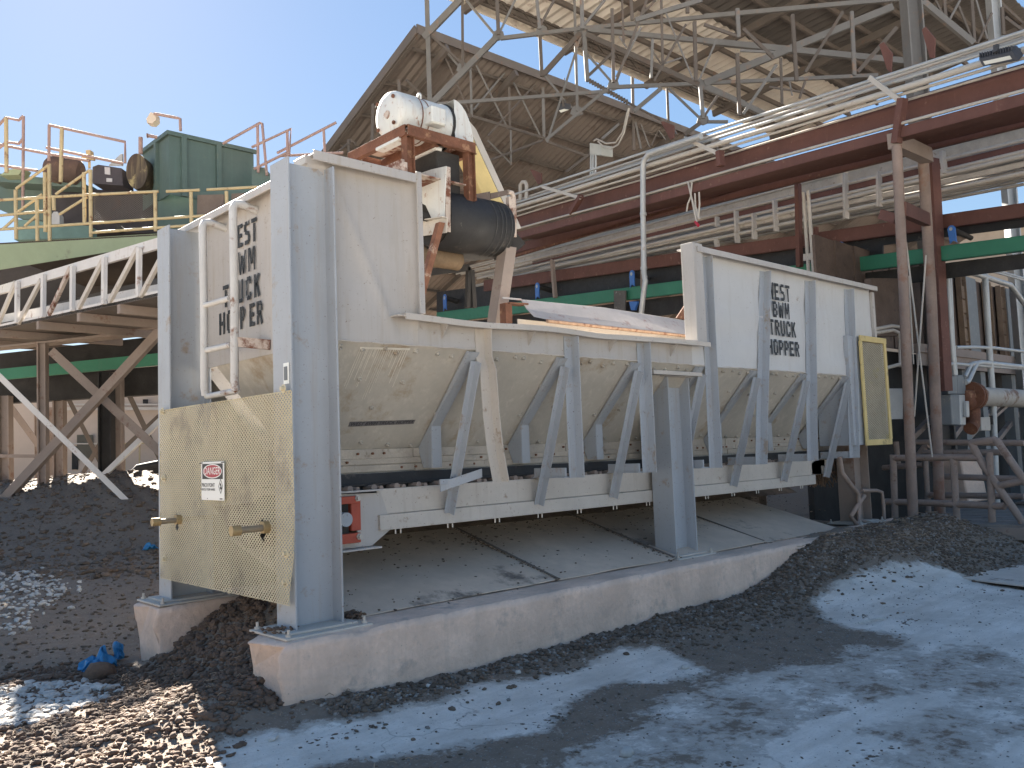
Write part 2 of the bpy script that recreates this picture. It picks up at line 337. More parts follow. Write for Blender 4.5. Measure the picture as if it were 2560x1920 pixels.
# columns
def col(x0, x1, y0, y1, z1, m=paintc, z0=.505, plate=True):
    c = MB().hsec(((x0+x1)/2,(y0+y1)/2,z0),((x0+x1)/2,(y0+y1)/2,z1), x1-x0, y1-y0, .014, X, Y)
    o = c.build('column', m, hop, .002)
    if plate: MB().box(x0-.14,x1+.14,y0-.13,y1+.12,.474,.489).box(x0-.07,x1+.07,y0-.06,y1+.06,.489,z0).build('base_plate', frame, o, .003)
    if plate:
        for bx in (x0-.10,x1+.10):
            for by in (y0-.09,y1+.08): MB().bolt((bx,by,.489),(0,0,1),.02,.016).bolt((bx,by,.505),(0,0,1),.010,.03).build('anchor_bolt', frame, o)
    return o
col(.20,.56,.18,.43,3.63); col(.20,.56,2.22,2.47,3.61)
col(4.53,4.90,.38,.64,2.30); col(4.53,4.90,2.0,2.25,2.30)
col(8.55,8.98,.42,.66,2.9, bentm); col(8.55,8.98,2.0,2.25,2.9, bentm)
MB().box(4.17,4.99,.27,.36,2.305,2.345).box(4.45,4.98,.36,.66,2.30,2.318).build('cap_beam', frame, hop, .003)
tagp = MB(); c0 = at(z5(1970,645), x=.185); tagp.box(.192,.197,c0.y-.035,c0.y+.035,c0.z-.07,c0.z+.07); tg = tagp.build('id_tag', white, hop)
MB().box(.187,.192,c0.y-.02,c0.y+.02,c0.z-.045,c0.z+.045).build('tag_window', ebox, tg)
# ladder
lp = lambda p, x=.30: at(p, x=x)
L1 = lp(ze(418,575)); R1 = lp(ze(670,420)); Lb = lp(z5(1430,800)); Rb = lp(z5(1640,765))
for a, b in ((L1, Lb), (R1, Rb)):
    bmid = V((a.x,(a.y+b.y)/2+.01,(a.z+b.z)/2)); low = V((a.x-.02,b.y,b.z+.06))
    MB().tube([V((.50,a.y-.0,a.z-.03)), V((.36,a.y,a.z)), V((.315,a.y,a.z-.01)), V((.30,a.y,a.z-.05)), bmid, low, V((a.x-.01,b.y,b.z))], .031, 10).build('ladder_rail', ladderm, hop)
for (pa, pb) in ((ze(430,1275), ze(645,1213)), (ze(440,1648), ze(655,1598)), (z5(1430,805), z5(1640,765))):
    MB().tube([lp(pa), lp(pb)], .024, 8).build('ladder_rung', ladderm, hop)
a = lp(ze(725,1600), .32); MB().bar(V((.30,R1.y-.03,2.50)), V((.50,R1.y-.18,2.47)), .03, .075).build('ladder_bracket', rustp, hop)
# expanded metal guard on the near end
def diamonds(mb, f, w, h, a, b, s, clip=None):
    nx = int(w/a); ny = int(h/b)
    for q in range(2):
        for i in range(nx+(0 if q else 1)):
            for j in range(ny+(0 if q else 1)):
                cx = a*(i+(.5 if q else 0)); cy = b*(j+(.5 if q else 0))
                if clip and clip(cx, cy): continue
                O = [(cx+a/2,cy),(cx,cy+b/2),(cx-a/2,cy),(cx,cy-b/2)]
                O = [(min(max(p,0),nx*a), min(max(r,0),ny*b)) for p, r in O]
                I = [(cx+(p-cx)*s, cy+(r-cy)*s) for p, r in O]
                mb.add([f(*p) for p in O+I], [[k,(k+1)%4,4+(k+1)%4,4+k] for k in range(4)])
    return mb
def gw(u, v):   # guard sheet, slightly wavy, lower near corner bent outwards
    y = 2.365-u; z = .665+v
    k = max(0, 1-((y-.12)**2+(z-.7)**2)**.5/.5)
    return V((.172-.02*k-.008*noise.noise(V((u*1.5,v*1.8,4))), y+.10*max(0,k-.45), z))
cut = lambda u, v: (((u-.362)/.035)**2+((v-.48)/.075)**2 < 1) or (((u-1.81)/.04)**2+((v-.47)/.075)**2 < 1)
m = diamonds(MB(), gw, 2.25, 1.415, .040, .0295, .70, cut)
guard = m.build('mesh_guard', ymesh, hop)
so = guard.modifiers.new('thick', 'SOLIDIFY'); so.thickness = .004
for p in (zm(75,215), zm(85,680), zm(90,1235), zm(910,60), zm(925,1400), zm(928,1200)):
    q = at(p, x=.165); b = MB().bolt(q, (-1,0,0), .032, .004); b.bolt(q-V((.004,0,0)), (-1,0,0), .016, .02); b.build('bolt_washer', ymesh, guard)
# protruding take-up rods through the guard
for p, q, r in ((zm(180,965), zm(10,970), .028), (zm(780,1018), zm(558,1025), .03)):
    a = at(p, x=.15); b = at(q, y=a.y); l = min(.42, (a-b).length); e = V((a.x-l,a.y,a.z-.005))
    o = MB().tube([V((.42,a.y,a.z)), e], r*.75, 12).build('takeup_rod', M('greasy_rod', (.27,.23,.17), .5, metal=.3, var=.2, scale=8), hop)
    MB().tube([e-V((.012,0,0)), e+V((.05,0,0))], r*1.25, 6).build('rod_head', M('old_brass_nut', (.36,.27,.14), .5, metal=.3, var=.2, scale=8), o)
    MB().tube([V((.13,a.y,a.z)),V((.18,a.y,a.z))], r*1.5, 6).build('hex_nut', MATS['old_brass_nut'], o)
# box guard at the far end
MB().box(8.24,8.26,.24,.72,1.515,2.945).box(8.26,9.24,.24,.252,1.515,2.945).build('drive_guard_box', paintc, hop, .003)
yg = []
for x0, x1, zlo, zhi in ((8.49,9.27,2.88,2.957),(8.47,9.24,1.505,1.58),(8.47,8.535,1.58,2.88),(9.19,9.255,1.58,2.88)):
    yg.append((x0,x1,zlo,zhi))
m = MB()
for x0, x1, zlo, zhi in yg: m.box(x0,x1,.185,.21,zlo,zhi)
fr = m.build('guard_frame', yguard, hop, .003)
m = diamonds(MB(), lambda u, v: V((8.53+u,.20+.006*noise.noise(V((u*4,v*4,0))),1.58+v)), .67, 1.31, .05, .030, .76)
gm = m.build('guard_mesh', M('dusty_guard_mesh', (.52,.46,.34), .7, var=.15, scale=3, spots=(.5,.42,.18), amount=.3, sscale=2.5, bump=0), fr); so = gm.modifiers.new('thick','SOLIDIFY'); so.thickness = .004
MB().grid((8.53,.232,1.58),(9.2,.232,1.58),(9.2,.232,2.9),(8.53,.232,2.9),2,2,(0,.006,0)).build('guard_backing', M('dark_backing', (.16,.14,.11), .9, var=.3, scale=5), fr)
# ---------------- stencilled words: every letter cut with bridges like a spray stencil
GL = {'W':[((0,1),(.2,0)),((.2,0),(.45,.8)),((.5,.8),(.75,0)),((.75,0),(1,1))],
 'E':[((.12,0),(.12,1)),((.3,.91),(.95,.91)),((.3,.5),(.8,.5)),((.3,.09),(.95,.09))],
 'S':[((.2,.91),(.9,.91)),((.14,.9),(.14,.58)),((.2,.55),(.85,.45)),((.87,.42),(.87,.1)),((.12,.09),(.82,.09))],
 'T':[((.0,.91),(1,.91)),((.5,.0),(.5,.78))],
 'B':[((.12,0),(.12,1)),((.32,.91),(.75,.91)),((.32,.5),(.75,.5)),((.32,.09),(.75,.09)),((.86,.85),(.86,.57)),((.86,.43),(.86,.15))],
 'M':[((.1,0),(.1,1)),((.9,0),(.9,1)),((.2,1),(.47,.3)),((.8,1),(.53,.3))],
 'R':[((.12,0),(.12,1)),((.32,.91),(.75,.91)),((.32,.5),(.75,.5)),((.86,.85),(.86,.57)),((.55,.45),(.9,0))],
 'U':[((.12,.15),(.12,1)),((.88,.15),(.88,1)),((.2,.07),(.8,.07))],
 'C':[((.12,.12),(.12,.88)),((.25,.92),(.85,.92)),((.25,.08),(.85,.08)),((.88,.85),(.88,.68)),((.88,.32),(.88,.15))],
 'K':[((.12,0),(.12,1)),((.3,.45),(.88,1)),((.42,.6),(.92,0))],
 'H':[((.12,0),(.12,1)),((.88,0),(.88,1)),((.3,.5),(.72,.5))],
 'O':[((.12,.12),(.12,.88)),((.88,.12),(.88,.88)),((.22,.93),(.78,.93)),((.22,.07),(.78,.07))],
 'P':[((.12,0),(.12,1)),((.32,.91),(.75,.91)),((.32,.45),(.75,.45)),((.86,.85),(.86,.52))]}
def stroke_text(mb, word, x0, z0, w, h, gap, sw, f, off, skip=()):
    for i, ch in enumerate(word):
        ox = x0+i*(w+gap)
        if (word, i) in skip: continue
        for (a, b) in GL[ch]:
            A = V((ox+a[0]*w, z0+a[1]*h, 0)); B = V((ox+b[0]*w, z0+b[1]*h, 0)); d = (B-A).normalized()
            s = sw*(1.0 if abs(d.y) > .5 else 1.25)*(.72 if ch in 'WM' else 1); n = V((-d.y, d.x, 0))*s/2
            q = [A+n, A-n, B-n, B+n]
            mb.prism([f(p.x, p.y) for p in q], off)
ey0 = at(ze(560,1310), x=.49).y
fe = lambda u, z: V((.4885, 1.92-u, z))
m = MB(); off = V((-.003,0,0))
ez = lambda a, b: at(ze(a,b), x=.4885)
for row, (ra, rb) in zip(([('W',650,702),('E',710,752),('S',766,808),('T',826,870)],[('B',655,706),('W',722,776),('M',800,856)],[('T',590,632),('R',655,702),('U',714,756),('C',780,822),('K',850,893)],[('H',560,602),('O',624,660),('P',680,714),('P',735,768),('E',812,852),('R',872,917)]),
        (((850,545),(850,740)),((835,785),(835,980)),((872,1008),(880,1198)),((890,1235),(900,1425)))):
    zhi = ez(*ra).z; zlo = ez(*rb).z
    for ch, la, lb in row:
        ya = ez(la,rb[1]).y; yb_ = ez(lb,rb[1]).y
        stroke_text(m, ch, 1.92-ya, zlo, ya-yb_, zhi-zlo, 0, .026, fe, off)
m.build('stencil_lettering', stencil, hop)
A1 = at(zr(705,390), y=.285); A2 = at(zr(835,300), y=.285); H1 = at(zr(680,738), y=.285); H2 = at(zr(872,645), y=.285)
ff = lambda x, z: V((x, .2815, z)); m = MB(); off = V((0,-.003,0))
def fit(word, x0, x1, z0, h, sw):
    n = len(word); g = .42; w = (x1-x0)/(n+g*(n-1)); stroke_text(m, word, x0, z0, w, h, w*g, sw, ff, off)
rowz = [at(zr(770,q), y=.285).z for q in (388,498,612,735)]
rowt = [at(zr(770,q), y=.285).z for q in (282,398,514,640)]
for wd, pa, pb, k in (('WEST',705,835,0),('BWM',722,825,1),('TRUCK',695,858,2),('HOPPER',677,873,3)):
    xa = at(zr(pa,500), y=.285).x; xb = at(zr(pb,500), y=.285).x
    fit(wd, xa, xb, rowz[k], rowt[k]-rowz[k], .027)
m.build('stencil_lettering', stencil, hop)
# pale drip marks washed down the first bin, all starting from one damp band
def onsl(p, up=.009):
    d = ray(p); return CAM+d*((sl(0,0)-CAM).dot(sn)/d.dot(sn))+sn*up
dm_ = MB(); rd_ = random.Random(21)
dm_.prism([onsl(z7(*p)) for p in ((470,392),(770,400),(764,412),(470,404))], sn*.0006)
for k in range(24):
    xx = 474+k*12.3+rd_.uniform(-3,3); ln = rd_.choice((60,120,180,230,290))*rd_.uniform(.8,1.1); w_ = rd_.uniform(1.6,4.5); yy = 398
    dm_.prism([onsl(z7(xx,yy)), onsl(z7(xx+w_,yy)), onsl(z7(xx+w_*.8-ln*.42,yy+ln)), onsl(z7(xx-ln*.42,yy+ln))], sn*.0006)
dm_.build('drip_marks', M('pale_drip', (.74,.70,.61), .85, var=.12, scale=9, spots=(.46,.42,.36), amount=.22, sscale=16, bump=0), slope)
# ---------------- small taped label on the slope
def font(text, size, name, m, parent, mat4, ex=.0006, align='CENTER', shear=0, sx=1):
    c = bpy.data.curves.new(name, 'FONT'); c.body = text; c.size = size; c.align_x = align; c.align_y = 'CENTER'; c.extrude = ex; c.shear = shear; c.resolution_u = 3
    o = bpy.data.objects.new(name, c); COL.objects.link(o); bpy.context.view_layer.update()
    me = bpy.data.meshes.new_from_object(o.evaluated_get(bpy.context.evaluated_depsgraph_get())); bpy.data.objects.remove(o)
    top = parent
    while top.parent is not None: top = top.parent
    me.transform(Matrix.Translation(-V(top['loc'])) @ mat4 @ Matrix.Diagonal((sx,1,1,1))); me.materials.clear(); me.materials.append(m)
    o = bpy.data.objects.new(name, me); COL.objects.link(o); o.parent = parent; return o
def onslope(p):
    P0 = sl(0,0); d = ray(p); n = sn; return CAM+d*((P0-CAM).dot(n)/d.dot(n))
q = [onslope(z7(*p))+sn*.004 for p in ((402,868),(790,850),(802,826),(412,838))]
tape = MB().prism(q, sn*.001).build('name_tape', M('faded_dark_tape', (.16,.15,.15), .7, var=.3, scale=14, spots=(.3,.27,.23), amount=.25, sscale=16, bump=0), hop)
ux = (q[1]-q[0]).normalized(); uz = sn.cross(ux); uz = uz if uz.z > 0 else -uz
cc = sum(q, V((0,0,0)))/4+sn*.0018; hh = (q[3]-q[0]).length; wl = (q[1]-q[0]).length
mt = Matrix(((ux.x,uz.x,sn.x,cc.x),(ux.y,uz.y,sn.y,cc.y),(ux.z,uz.z,sn.z,cc.z),(0,0,0,1)))
font('WEST BWM TRUCK HOPPER', hh*.9, 'tape_lettering', black, tape, mt, .0004, shear=.2, sx=wl/(hh*.9*13.2))
# ================================================================== FEED CONVEYOR under the hopper
fc = thing('feed_conveyor', (4.6,1.3,1.0), 'low belt feeder with dusty grey side channels slung under the hopper', 'conveyor')
YC = .70; xa = 1.20; xb = 8.30
MB().sweep([(0,0),(.014,0),(.014,.185),(.05,.185),(.05,.195),(0,.195)], [V((xa,YC,1.152)), V((xb,YC,1.152))], Y, ZZ).build('side_channel', frame, fc, .003)
MB().sweep([(0,0),(.09,0),(.09,.118),(0,.118)], [V((xa-.01,YC-.045,1.032)), V((xb-.35,YC-.045,1.032))], Y, ZZ).build('lower_rail', frame, fc, .004)
MB().box(xa,xb,1.88,1.90,1.04,1.345).build('side_channel', frame, fc)
xr = xb-.35
MB().prism([(xr,YC,1.15),(xb+.02,YC,1.16),(xb+.1,YC,1.25),(xb+.1,YC,1.33),(xb-.2,YC,1.345),(xr,YC,1.3)], (0,.01,0)).box(xb-.1,xb+.12,YC-.03,YC,1.16,1.26).build('discharge_plate', frame, fc)
fp = MB()
fp.prism([(.70,YC-.02,.925),(1.13,YC-.02,.925),(1.30,YC-.02,1.03),(1.30,YC-.02,1.10),(1.22,YC-.02,1.32),(.70,YC-.02,1.335),(.70,YC-.02,1.29),(1.0,YC-.02,1.29),(1.0,YC-.02,.98),(.70,YC-.02,.98)], (0,.014,0))
fp.box(.6,1.16,YC-.11,YC-.006,.908,.922).box(.6,1.21,YC-.07,YC-.006,1.337,1.350)
fp.build('takeup_plate', paint, fc, .002)
def rl(p): return at(z7(*p), y=YC-.03)
m = MB()
a = rl((285,1290)); b = rl((465,1320)); m.box(.66, b.x-.01, YC-.075, YC-.02, b.z, a.z)
a2 = rl((405,1320)); b2 = rl((465,1480)); m.box(a2.x, b2.x, YC-.068, YC-.022, b2.z, a2.z-.0)
a3 = rl((285,1505)); b3 = rl((462,1552)); m.box(.66, b3.x, YC-.075, YC-.02, b3.z, a3.z-.01)
tk = m.build('takeup_frame', orange, fc, .003)
bolts([[(rl(p)+V((0,-.04,0)),(0,-1,0),.026,.012),(rl(p)+V((0,-.052,0)),(0,-1,0),.017,.018)] for p in ((440,1292),(450,1518))], zinc, tk)
sc = rl((335,1420)); sc.x += .03
MB().tube([V((sc.x,YC-.12,sc.z)), V((sc.x,1.95,sc.z))], .052, 20).build('tail_shaft', paintc, fc)
MB().box(sc.x-.12,sc.x+.06,YC-.05,YC-.01,sc.z-.11,sc.z+.13).build('bearing_block', dark, fc)
MB().tube([V((sc.x,.80,sc.z)), V((sc.x,1.80,sc.z))], .17, 24).build('tail_pulley', rubber, fc)
m = MB().box(.8,8.3,.80,1.80,1.375,1.388); m.grid((.7,.84,1.30),(8.3,.84,1.30),(8.3,.82,1.46),(.7,.88,1.47),40,1,(0,.01,0),lambda u, w: V((0,0,.008*noise.noise(V((u*30,1,1)))))); m.box(.8,8.3,.82,1.78,1.08,1.09)
m.build('belt', rubber, fc)
for k in range(34):
    x = .98+k*.215
    MB().tube([V((x,YC+.03,1.360)), V((x,1.0,1.338))], .026, 10).tube([V((x+.06,YC+.02,1.355)), V((x+.06,.85,1.355))], .02, 6).build('idler_roller', bentm, fc)
for k in range(13):
    x = 1.34+k*.52
    for dx in (0,.05): MB().tube([V((x+dx,YC-.03,1.035)), V((x+dx,YC-.03,.995))], .007, 6).build('bolt', zinc, fc)
MB().box(.75,8.3,.85,1.75,1.10,1.30).build('carry_pan', dark, fc)
# ================================================================== DANGER SIGN wired on the guard
sg = thing('danger_sign', (.13,1.3,1.46), 'white DANGER PINCH POINT sign wired to the yellow mesh guard', 'sign')
y0, y1 = 1.492, 1.098; xg = .150
SW = y0-y1
MB().box(xg,xg+.003,y1,y0,1.322,1.607).build('sign_plate', white, sg, .001)
fs = lambda u, z: V((xg-.001, y0-u, z))
MB().box(xg-.001,xg-.0004,y1+.02,y0-.02,1.478,1.592).build('header_panel', black, sg)
def ell(mb, cy, cz, ry, rz, x, t, n=36): mb.prism([(x,cy+ry*math.cos(2*math.pi*k/n),cz+rz*math.sin(2*math.pi*k/n)) for k in range(n)], (-t,0,0))
m = MB(); ell(m,(y0+y1)/2,1.536,.162,.053,xg-.0012,.0005); m.build('oval_border', white, sg)
m = MB(); ell(m,(y0+y1)/2,1.536,.152,.046,xg-.0018,.0005); m.build('oval', signred, sg)
def smat(cy, cz, x): return Matrix(((0,0,-1,x),(-1,0,0,cy),(0,1,0,cz),(0,0,0,1)))
font('DANGER', .078, 'header_lettering', white, sg, smat((y0+y1)/2,1.536,xg-.0026), .0003, sx=.86)
font('PINCH POINT', .043, 'message_lettering', black, sg, smat(1.37,1.432,xg-.0010), .0003, sx=.86)
font('WATCH YOUR HANDS', .025, 'message_lettering', black, sg, smat(1.37,1.40,xg-.0010), .0003, sx=.92)
m = MB(); cy, cz = 1.155, 1.425
dd = [(0,.052),(.034,0),(0,-.052),(-.034,0)]
for k in range(4):
    a, b = dd[k], dd[(k+1)%4]; m.bar((xg-.001,cy+a[0],cz+a[1]),(xg-.001,cy+b[0],cz+b[1]),.0015,.003)
ell(m,cy-.004,cz-.012,.016,.012,xg-.001,.0005,14); ell(m,cy+.002,cz+.012,.010,.010,xg-.001,.0005,14); m.bar((xg-.001,cy-.012,cz-.0),(xg-.001,cy+.012,cz+.022),.001,.006)
m.build('pictogram', black, sg)
m = MB(); m.box(xg-.001,xg-.0004,y1+.03,y1+.075,1.33,1.338); m.box(xg-.001,xg-.0004,1.38,1.39,1.332,1.338); m.build('small_print', black, sg)
m = MB()
for y in (y0-.01,y1+.012): m.tube([V((xg-.004,y-.02,1.6)), V((xg-.006,y+.02,1.598))], .0035, 6)
m.build('wire_tie', black, sg)
# ================================================================== CONCRETE KERBS AND FLOOR PLATES
def kerb(name, x0, x1, y0, y1, label, rough0):
    t = MB(); vs = []; fs = []; h = .476
    ring = [(y0,-.25+.725*k/12) for k in range(13)]+[(y0+.012,h-.004)]+[(y0+(y1-y0)*k/9,h) for k in range(1,9)]+[(y1-.012,h-.004)]+[(y1,h-.725*k/12) for k in range(13)]
    sec = len(ring); stn = [0,.004,.012,.025,.045,.07,.10,.14]+[.18+(x1-x0-.18)*(k/130)**1.2 for k in range(131)]
    n = len(stn)-1
    for sx in stn:
        x = x0+sx; e = max(0, 1-sx/.15); ins = .028*(1-math.sqrt(max(0,1-e*e))); yc = (y0+y1)/2
        for (yy, zz) in ring:
            kz = max(0, zz-.1)/(h-.1)
            ty = yc+(yy-yc)*(1-ins/(y1-y0)*2); tz = zz-ins*kz*1.0
            push = (.10*max(0, .30-zz)*e + .05*e*noise.noise(V((yy*5,zz*5,1+x0)))+.03*e*noise.noise(V((yy*16,zz*16,5)))+.012*e*noise.noise(V((yy*40,zz*40,5))))
            rr = .006*noise.noise(V((x*3.5,yy*5,zz*5)))+.003*noise.noise(V((x*20,yy*20,zz*20)))
            edge = -.035*max(0,noise.noise(V((x*2.6,yy*3,9)))+.4*noise.noise(V((x*11,yy*3,4))))*(1 if zz > h-.03 and (yy < y0+.03 or yy > y1-.03) else 0)
            vs.append(V((x+push, ty+rr*(-1 if yy < yc else 1)-edge*(1 if yy < yc else -1), tz+rr*.4+edge)))
    for i in range(n):
        for j in range(sec):
            k = (j+1) % sec; fs.append([i*sec+j, i*sec+k, (i+1)*sec+k, (i+1)*sec+j])
    t.add(vs, fs, True)
    t.add(vs[:sec], [list(range(sec))]); t.add(vs[n*sec:], [list(range(sec))])
    o = t.build(name, concrete, None); tag(o, label, 'concrete kerb'); return o
kerb('concrete_kerb', .0, 9.6, 0, .42, 'long weathered concrete kerb with a broken rounded end under the near side of the hopper', 1)
kerb('concrete_kerb', .04, 9.4, 2.08, 2.55, 'concrete kerb with a pale broken end under the far left column, behind the near kerb', 2)
fx = [.62, 2.75, 4.40, 6.05, 7.75]
fl = ['bare dusty steel floor plate nearest the mesh guard, under the hopper', 'dusty steel floor plate second from the mesh guard, debris along its seam', 'dusty steel floor plate behind the middle hopper column', 'dirty steel floor plate strewn with clods right of the middle column']
for k in range(4):
    x0, x1 = fx[k]+.01, fx[k+1]-.01
    m = MB().grid((x0,.34-.02*k,.488+.004*(k%2)),(x1,.325-.02*k,.494+.004*((k+1)%2)),(x1,2.07,.97),(x0,2.07,.97),12,10,(0,0,-.008),lambda u, w: V((0,0,.010*noise.noise(V((u*3+k*7,w*3,2))))))
    tag(m.build('floor_plate', floorpl, None), fl[k], 'steel plate', 'steel floor plates under the hopper')

m = MB()
for k in range(1,4):
    x = fx[k]; m.sweep([(-.013,0),(.013,0),(.013,.008),(-.013,.008)], [V((x,.31,.502)),V((x,2.05,.988))], X, ZZ)
    tag(m.build('seam_strip', M('dirty_seam', (.17,.14,.12), .9, var=.3, scale=5), None), ('flat dark strip covering the first floor plate seam right of the guard','flat dark strip covering the floor plate seam just left of the middle column','flat dark strip covering the floor plate seam farthest right under the hopper')[k-1], 'strip', 'seam strips between floor plates'); m = MB()
# ================================================================== HEAD DRIVE above the hopper
YH = 2.4
hd = thing('conveyor_head', (3.6,2.8,3.3), 'rusty conveyor head with black belt drum discharging into the hopper', 'conveyor')
h = lambda a, b, y=YH: at(z2(a,b), y=y)
C0 = h(1000,395); xl = C0.x; xR = h(1535,612).x; zT = C0.z; yb = 3.42; zb0 = h(1000,722).z
fr = rustp
for (x, y) in ((xl,YH),(xR-.09,YH),(xl,yb),(xR-.09,yb)):
    MB().hsec((x+.05,y+.05,zb0-.15 if y == YH else 3.9),(x+.05,y+.05,zT-.02),.11,.10,.012,X,Y).build('frame_post', rust if y == YH else fr, hd, .002)
for (a, b) in (((xl,YH,zT),(xR,YH,zT)),((xl,yb+.1,zT),(xR,yb+.1,zT)),((xl,YH,zT),(xl,yb+.1,zT)),((xR,YH,zT),(xR,yb+.1,zT)),((xl+.45,YH,zT),(xl+.45,yb+.1,zT))):
    d = (V(b)-V(a)).normalized(); A = V((-d.y,d.x,0)) if d.x > .5 else V((1,0,0))
    MB().sweep([(-.03,-.06),(.04,-.06),(.04,-.048),(-.018,-.048),(-.018,.048),(.04,.048),(.04,.06),(-.03,.06)], [V(a),V(b)], A, ZZ).build('frame_beam', rust, hd, .002)
MB().box(xl+.02,xR-.02,YH+.1,yb,zT+.06,zT+.075).build('motor_deck', fr, hd)
MB().box(xl-.05,xR,YH+.05,yb,zb0+.02,zb0+.035).box(xl-.05,xl,YH,yb,zb0-.06,zb0+.10).bar((xl-.02,YH+.05,zb0+.12),(xl+.1,yb,zb0+.2),.05).build('lower_deck', fr, hd)
MB().box(xl+.5,xR-.12,YH+.12,YH+.6,zb0-.1,zT-.07).build('gear_reducer', dark, hd, .01)
# motor: axis along X
mc = at(z2(935,292), y=2.72); mr = .27
mz = mc.z; x0 = at(z2(840,300), y=2.72).x
mt_ = MB()
prof = [(0,.0),(.012,.19),(.03,.245),(.07,.262),(.30,.265),(.31,.25),(.40,.25),(.43,.262),(.66,.262),(.70,.27),(.74,.27),(.76,.22)]
mt_.tube([V((x0+p[0],2.72,mz)) for p in prof], [max(.002,p[1]) for p in prof], 32)
mo = mt_.build('motor', rustw, hd)
for k in range(4):
    a = math.pi/4+k*math.pi/2; c = V((x0+.0,2.72+.21*math.cos(a),mz+.21*math.sin(a))); MB().bolt(c,(-1,0,0),.022,.02).build('cover_bolt', rust, mo)
MB().tube([V((x0-.01,2.70,mz-.02)), V((x0+.02,2.70,mz-.02))], .045, 12).build('end_boss', rustp, mo)
MB().box(x0+.02,x0+.09,2.60,2.85,mz-.33,mz-.16).box(x0+.0,x0+.12,2.5,2.95,mz-.36,mz-.32).box(x0+.5,x0+.6,2.5,2.95,mz-.36,mz-.32).box(x0+.5,x0+.58,2.6,2.85,mz-.33,mz-.2).build('motor_foot', rustw, mo, .008)
MB().box(x0+.36,x0+.56,2.36,2.52,mz-.12,mz+.08).build('terminal_box', rustw, mo, .015)
pts = [V((x0+.46+.0*k, 2.72+.035*math.cos(a), mz+.30+.045*math.sin(a))) for k, a in enumerate([i*math.pi/6-.6 for i in range(10)])]
MB().tube(pts, .012, 8).build('lifting_eye', rustw, mo)
for dx_ in (.305,.405): MB().tube([V((x0+dx_,2.72,mz)), V((x0+dx_+.012,2.72,mz))], .2655 if dx_ < .4 else .258, 30).build('seam_ring', rust, mo)
MB().tube([V((x0+.735,2.72,mz)), V((x0+.765,2.72,mz))], .282, 30).build('dark_band', dark, mo)
# white sheet cowl behind the motor, running down to the right
xa_ = x0+.76; cw = MB(); sec = []
for k in range(13):
    t = k/12; a = math.radians(95-100*t); sec.append((.30*math.cos(math.radians(90*(1-t)))*1.0, .27*math.cos(math.radians(90*t))-.30*t*t))
vs = []; 
for (dx, dz) in sec: vs += [V((xa_+dx*.95,2.46,mz+dz-.0)), V((xa_+dx*.95,2.98,mz+dz))]
fs_ = [[2*k,2*k+1,2*k+3,2*k+2] for k in range(12)]
cw.add(vs, fs_, True); cw.add([vs[2*k] for k in range(13)]+[V((xa_,2.46,mz-.32))], [list(range(14))]); cw.add([vs[2*k+1] for k in range(13)]+[V((xa_,2.98,mz-.32))], [list(range(14))])
cw.build('drive_cowl', rustw, hd)
# yellow belt guard on the right side
yg_ = lambda a, b: at(z2(a,b), y=2.95)
PG = [yg_(1385,360),yg_(1410,335),yg_(1450,335),yg_(1500,395),yg_(1780,1000),yg_(1860,1180),yg_(1830,1260),yg_(1740,1180),yg_(1620,960),yg_(1500,690),yg_(1400,480)]
xg_ = max(p.x for p in PG)
def inX(p, x): # same sight line, moved to a plane x = const
    d = p-CAM; return CAM+d*((x-CAM.x)/d.x)
PG = [p for p in PG]
MB().prism(PG, (0,.16,0)).build('belt_guard', yguard, hd, .01)
m = MB()
for a, b in ((PG[2],PG[3]),(PG[3],PG[4]),(PG[4],PG[5])): m.prism([a+V((0,-.004,0)),b+V((0,-.004,0)),b+V((.10,-.004,0.03)),a+V((.10,-.004,.03))], (0,.17,0))
m.build('guard_edge', pipem, hd)
e = yg_(1430,335); MB().tube([e,e+V((0,0,.06))],.035,10).build('grease_cap', yguard, hd)
# drum and belt
xs_ = h(1300,690).x
yd = 2.72; dl = at(z2(1320,1115), y=yd); dr = at(z2(1700,1228), y=yd); rd = .34
zc = (dl.z+dr.z)/2+.03
xd0, xd1 = xs_+.05, dr.x+.02
MB().tube([V((xd0,yd,zc)),V((xd1,yd,zc))], rd-.03, 36).tube([V((xd0-.2,yd,zc)),V((xd1+.22,yd,zc))], .05, 14).build('drum', dark, hd)
m = MB(); vs = []; na = 28
for k in range(na+1):
    a = math.radians(60+210*k/na)
    for x in (xd0+.02, xd1-.0):
        vs.append(V((x, yd+rd*math.cos(a), zc+rd*math.sin(a))))
e0 = [V((x, 6.5, zc+1.05)) for x in (xd0+.02, xd1)]; e1 = [V((x, 6.5, zc+.1)) for x in (xd0+.02, xd1)]
vs = e0+vs+e1
m.add(vs, [[2*k,2*k+1,2*k+3,2*k+2] for k in range(len(vs)//2-1)], True); bl = m.build('belt', rubber, hd); so = bl.modifiers.new('t','SOLIDIFY'); so.thickness = .012
m = MB()
for dx in (.05,.14,.2,.29):
    m.tube([V((xd1-dx, yd+(rd+.003)*math.cos(math.radians(a)), zc+(rd+.003)*math.sin(math.radians(a)))) for a in range(70,280,10)], .004, 6)
m.build('belt_scuff', M('scuffed_rubber', (.08,.08,.08), .7, bump=0), bl)
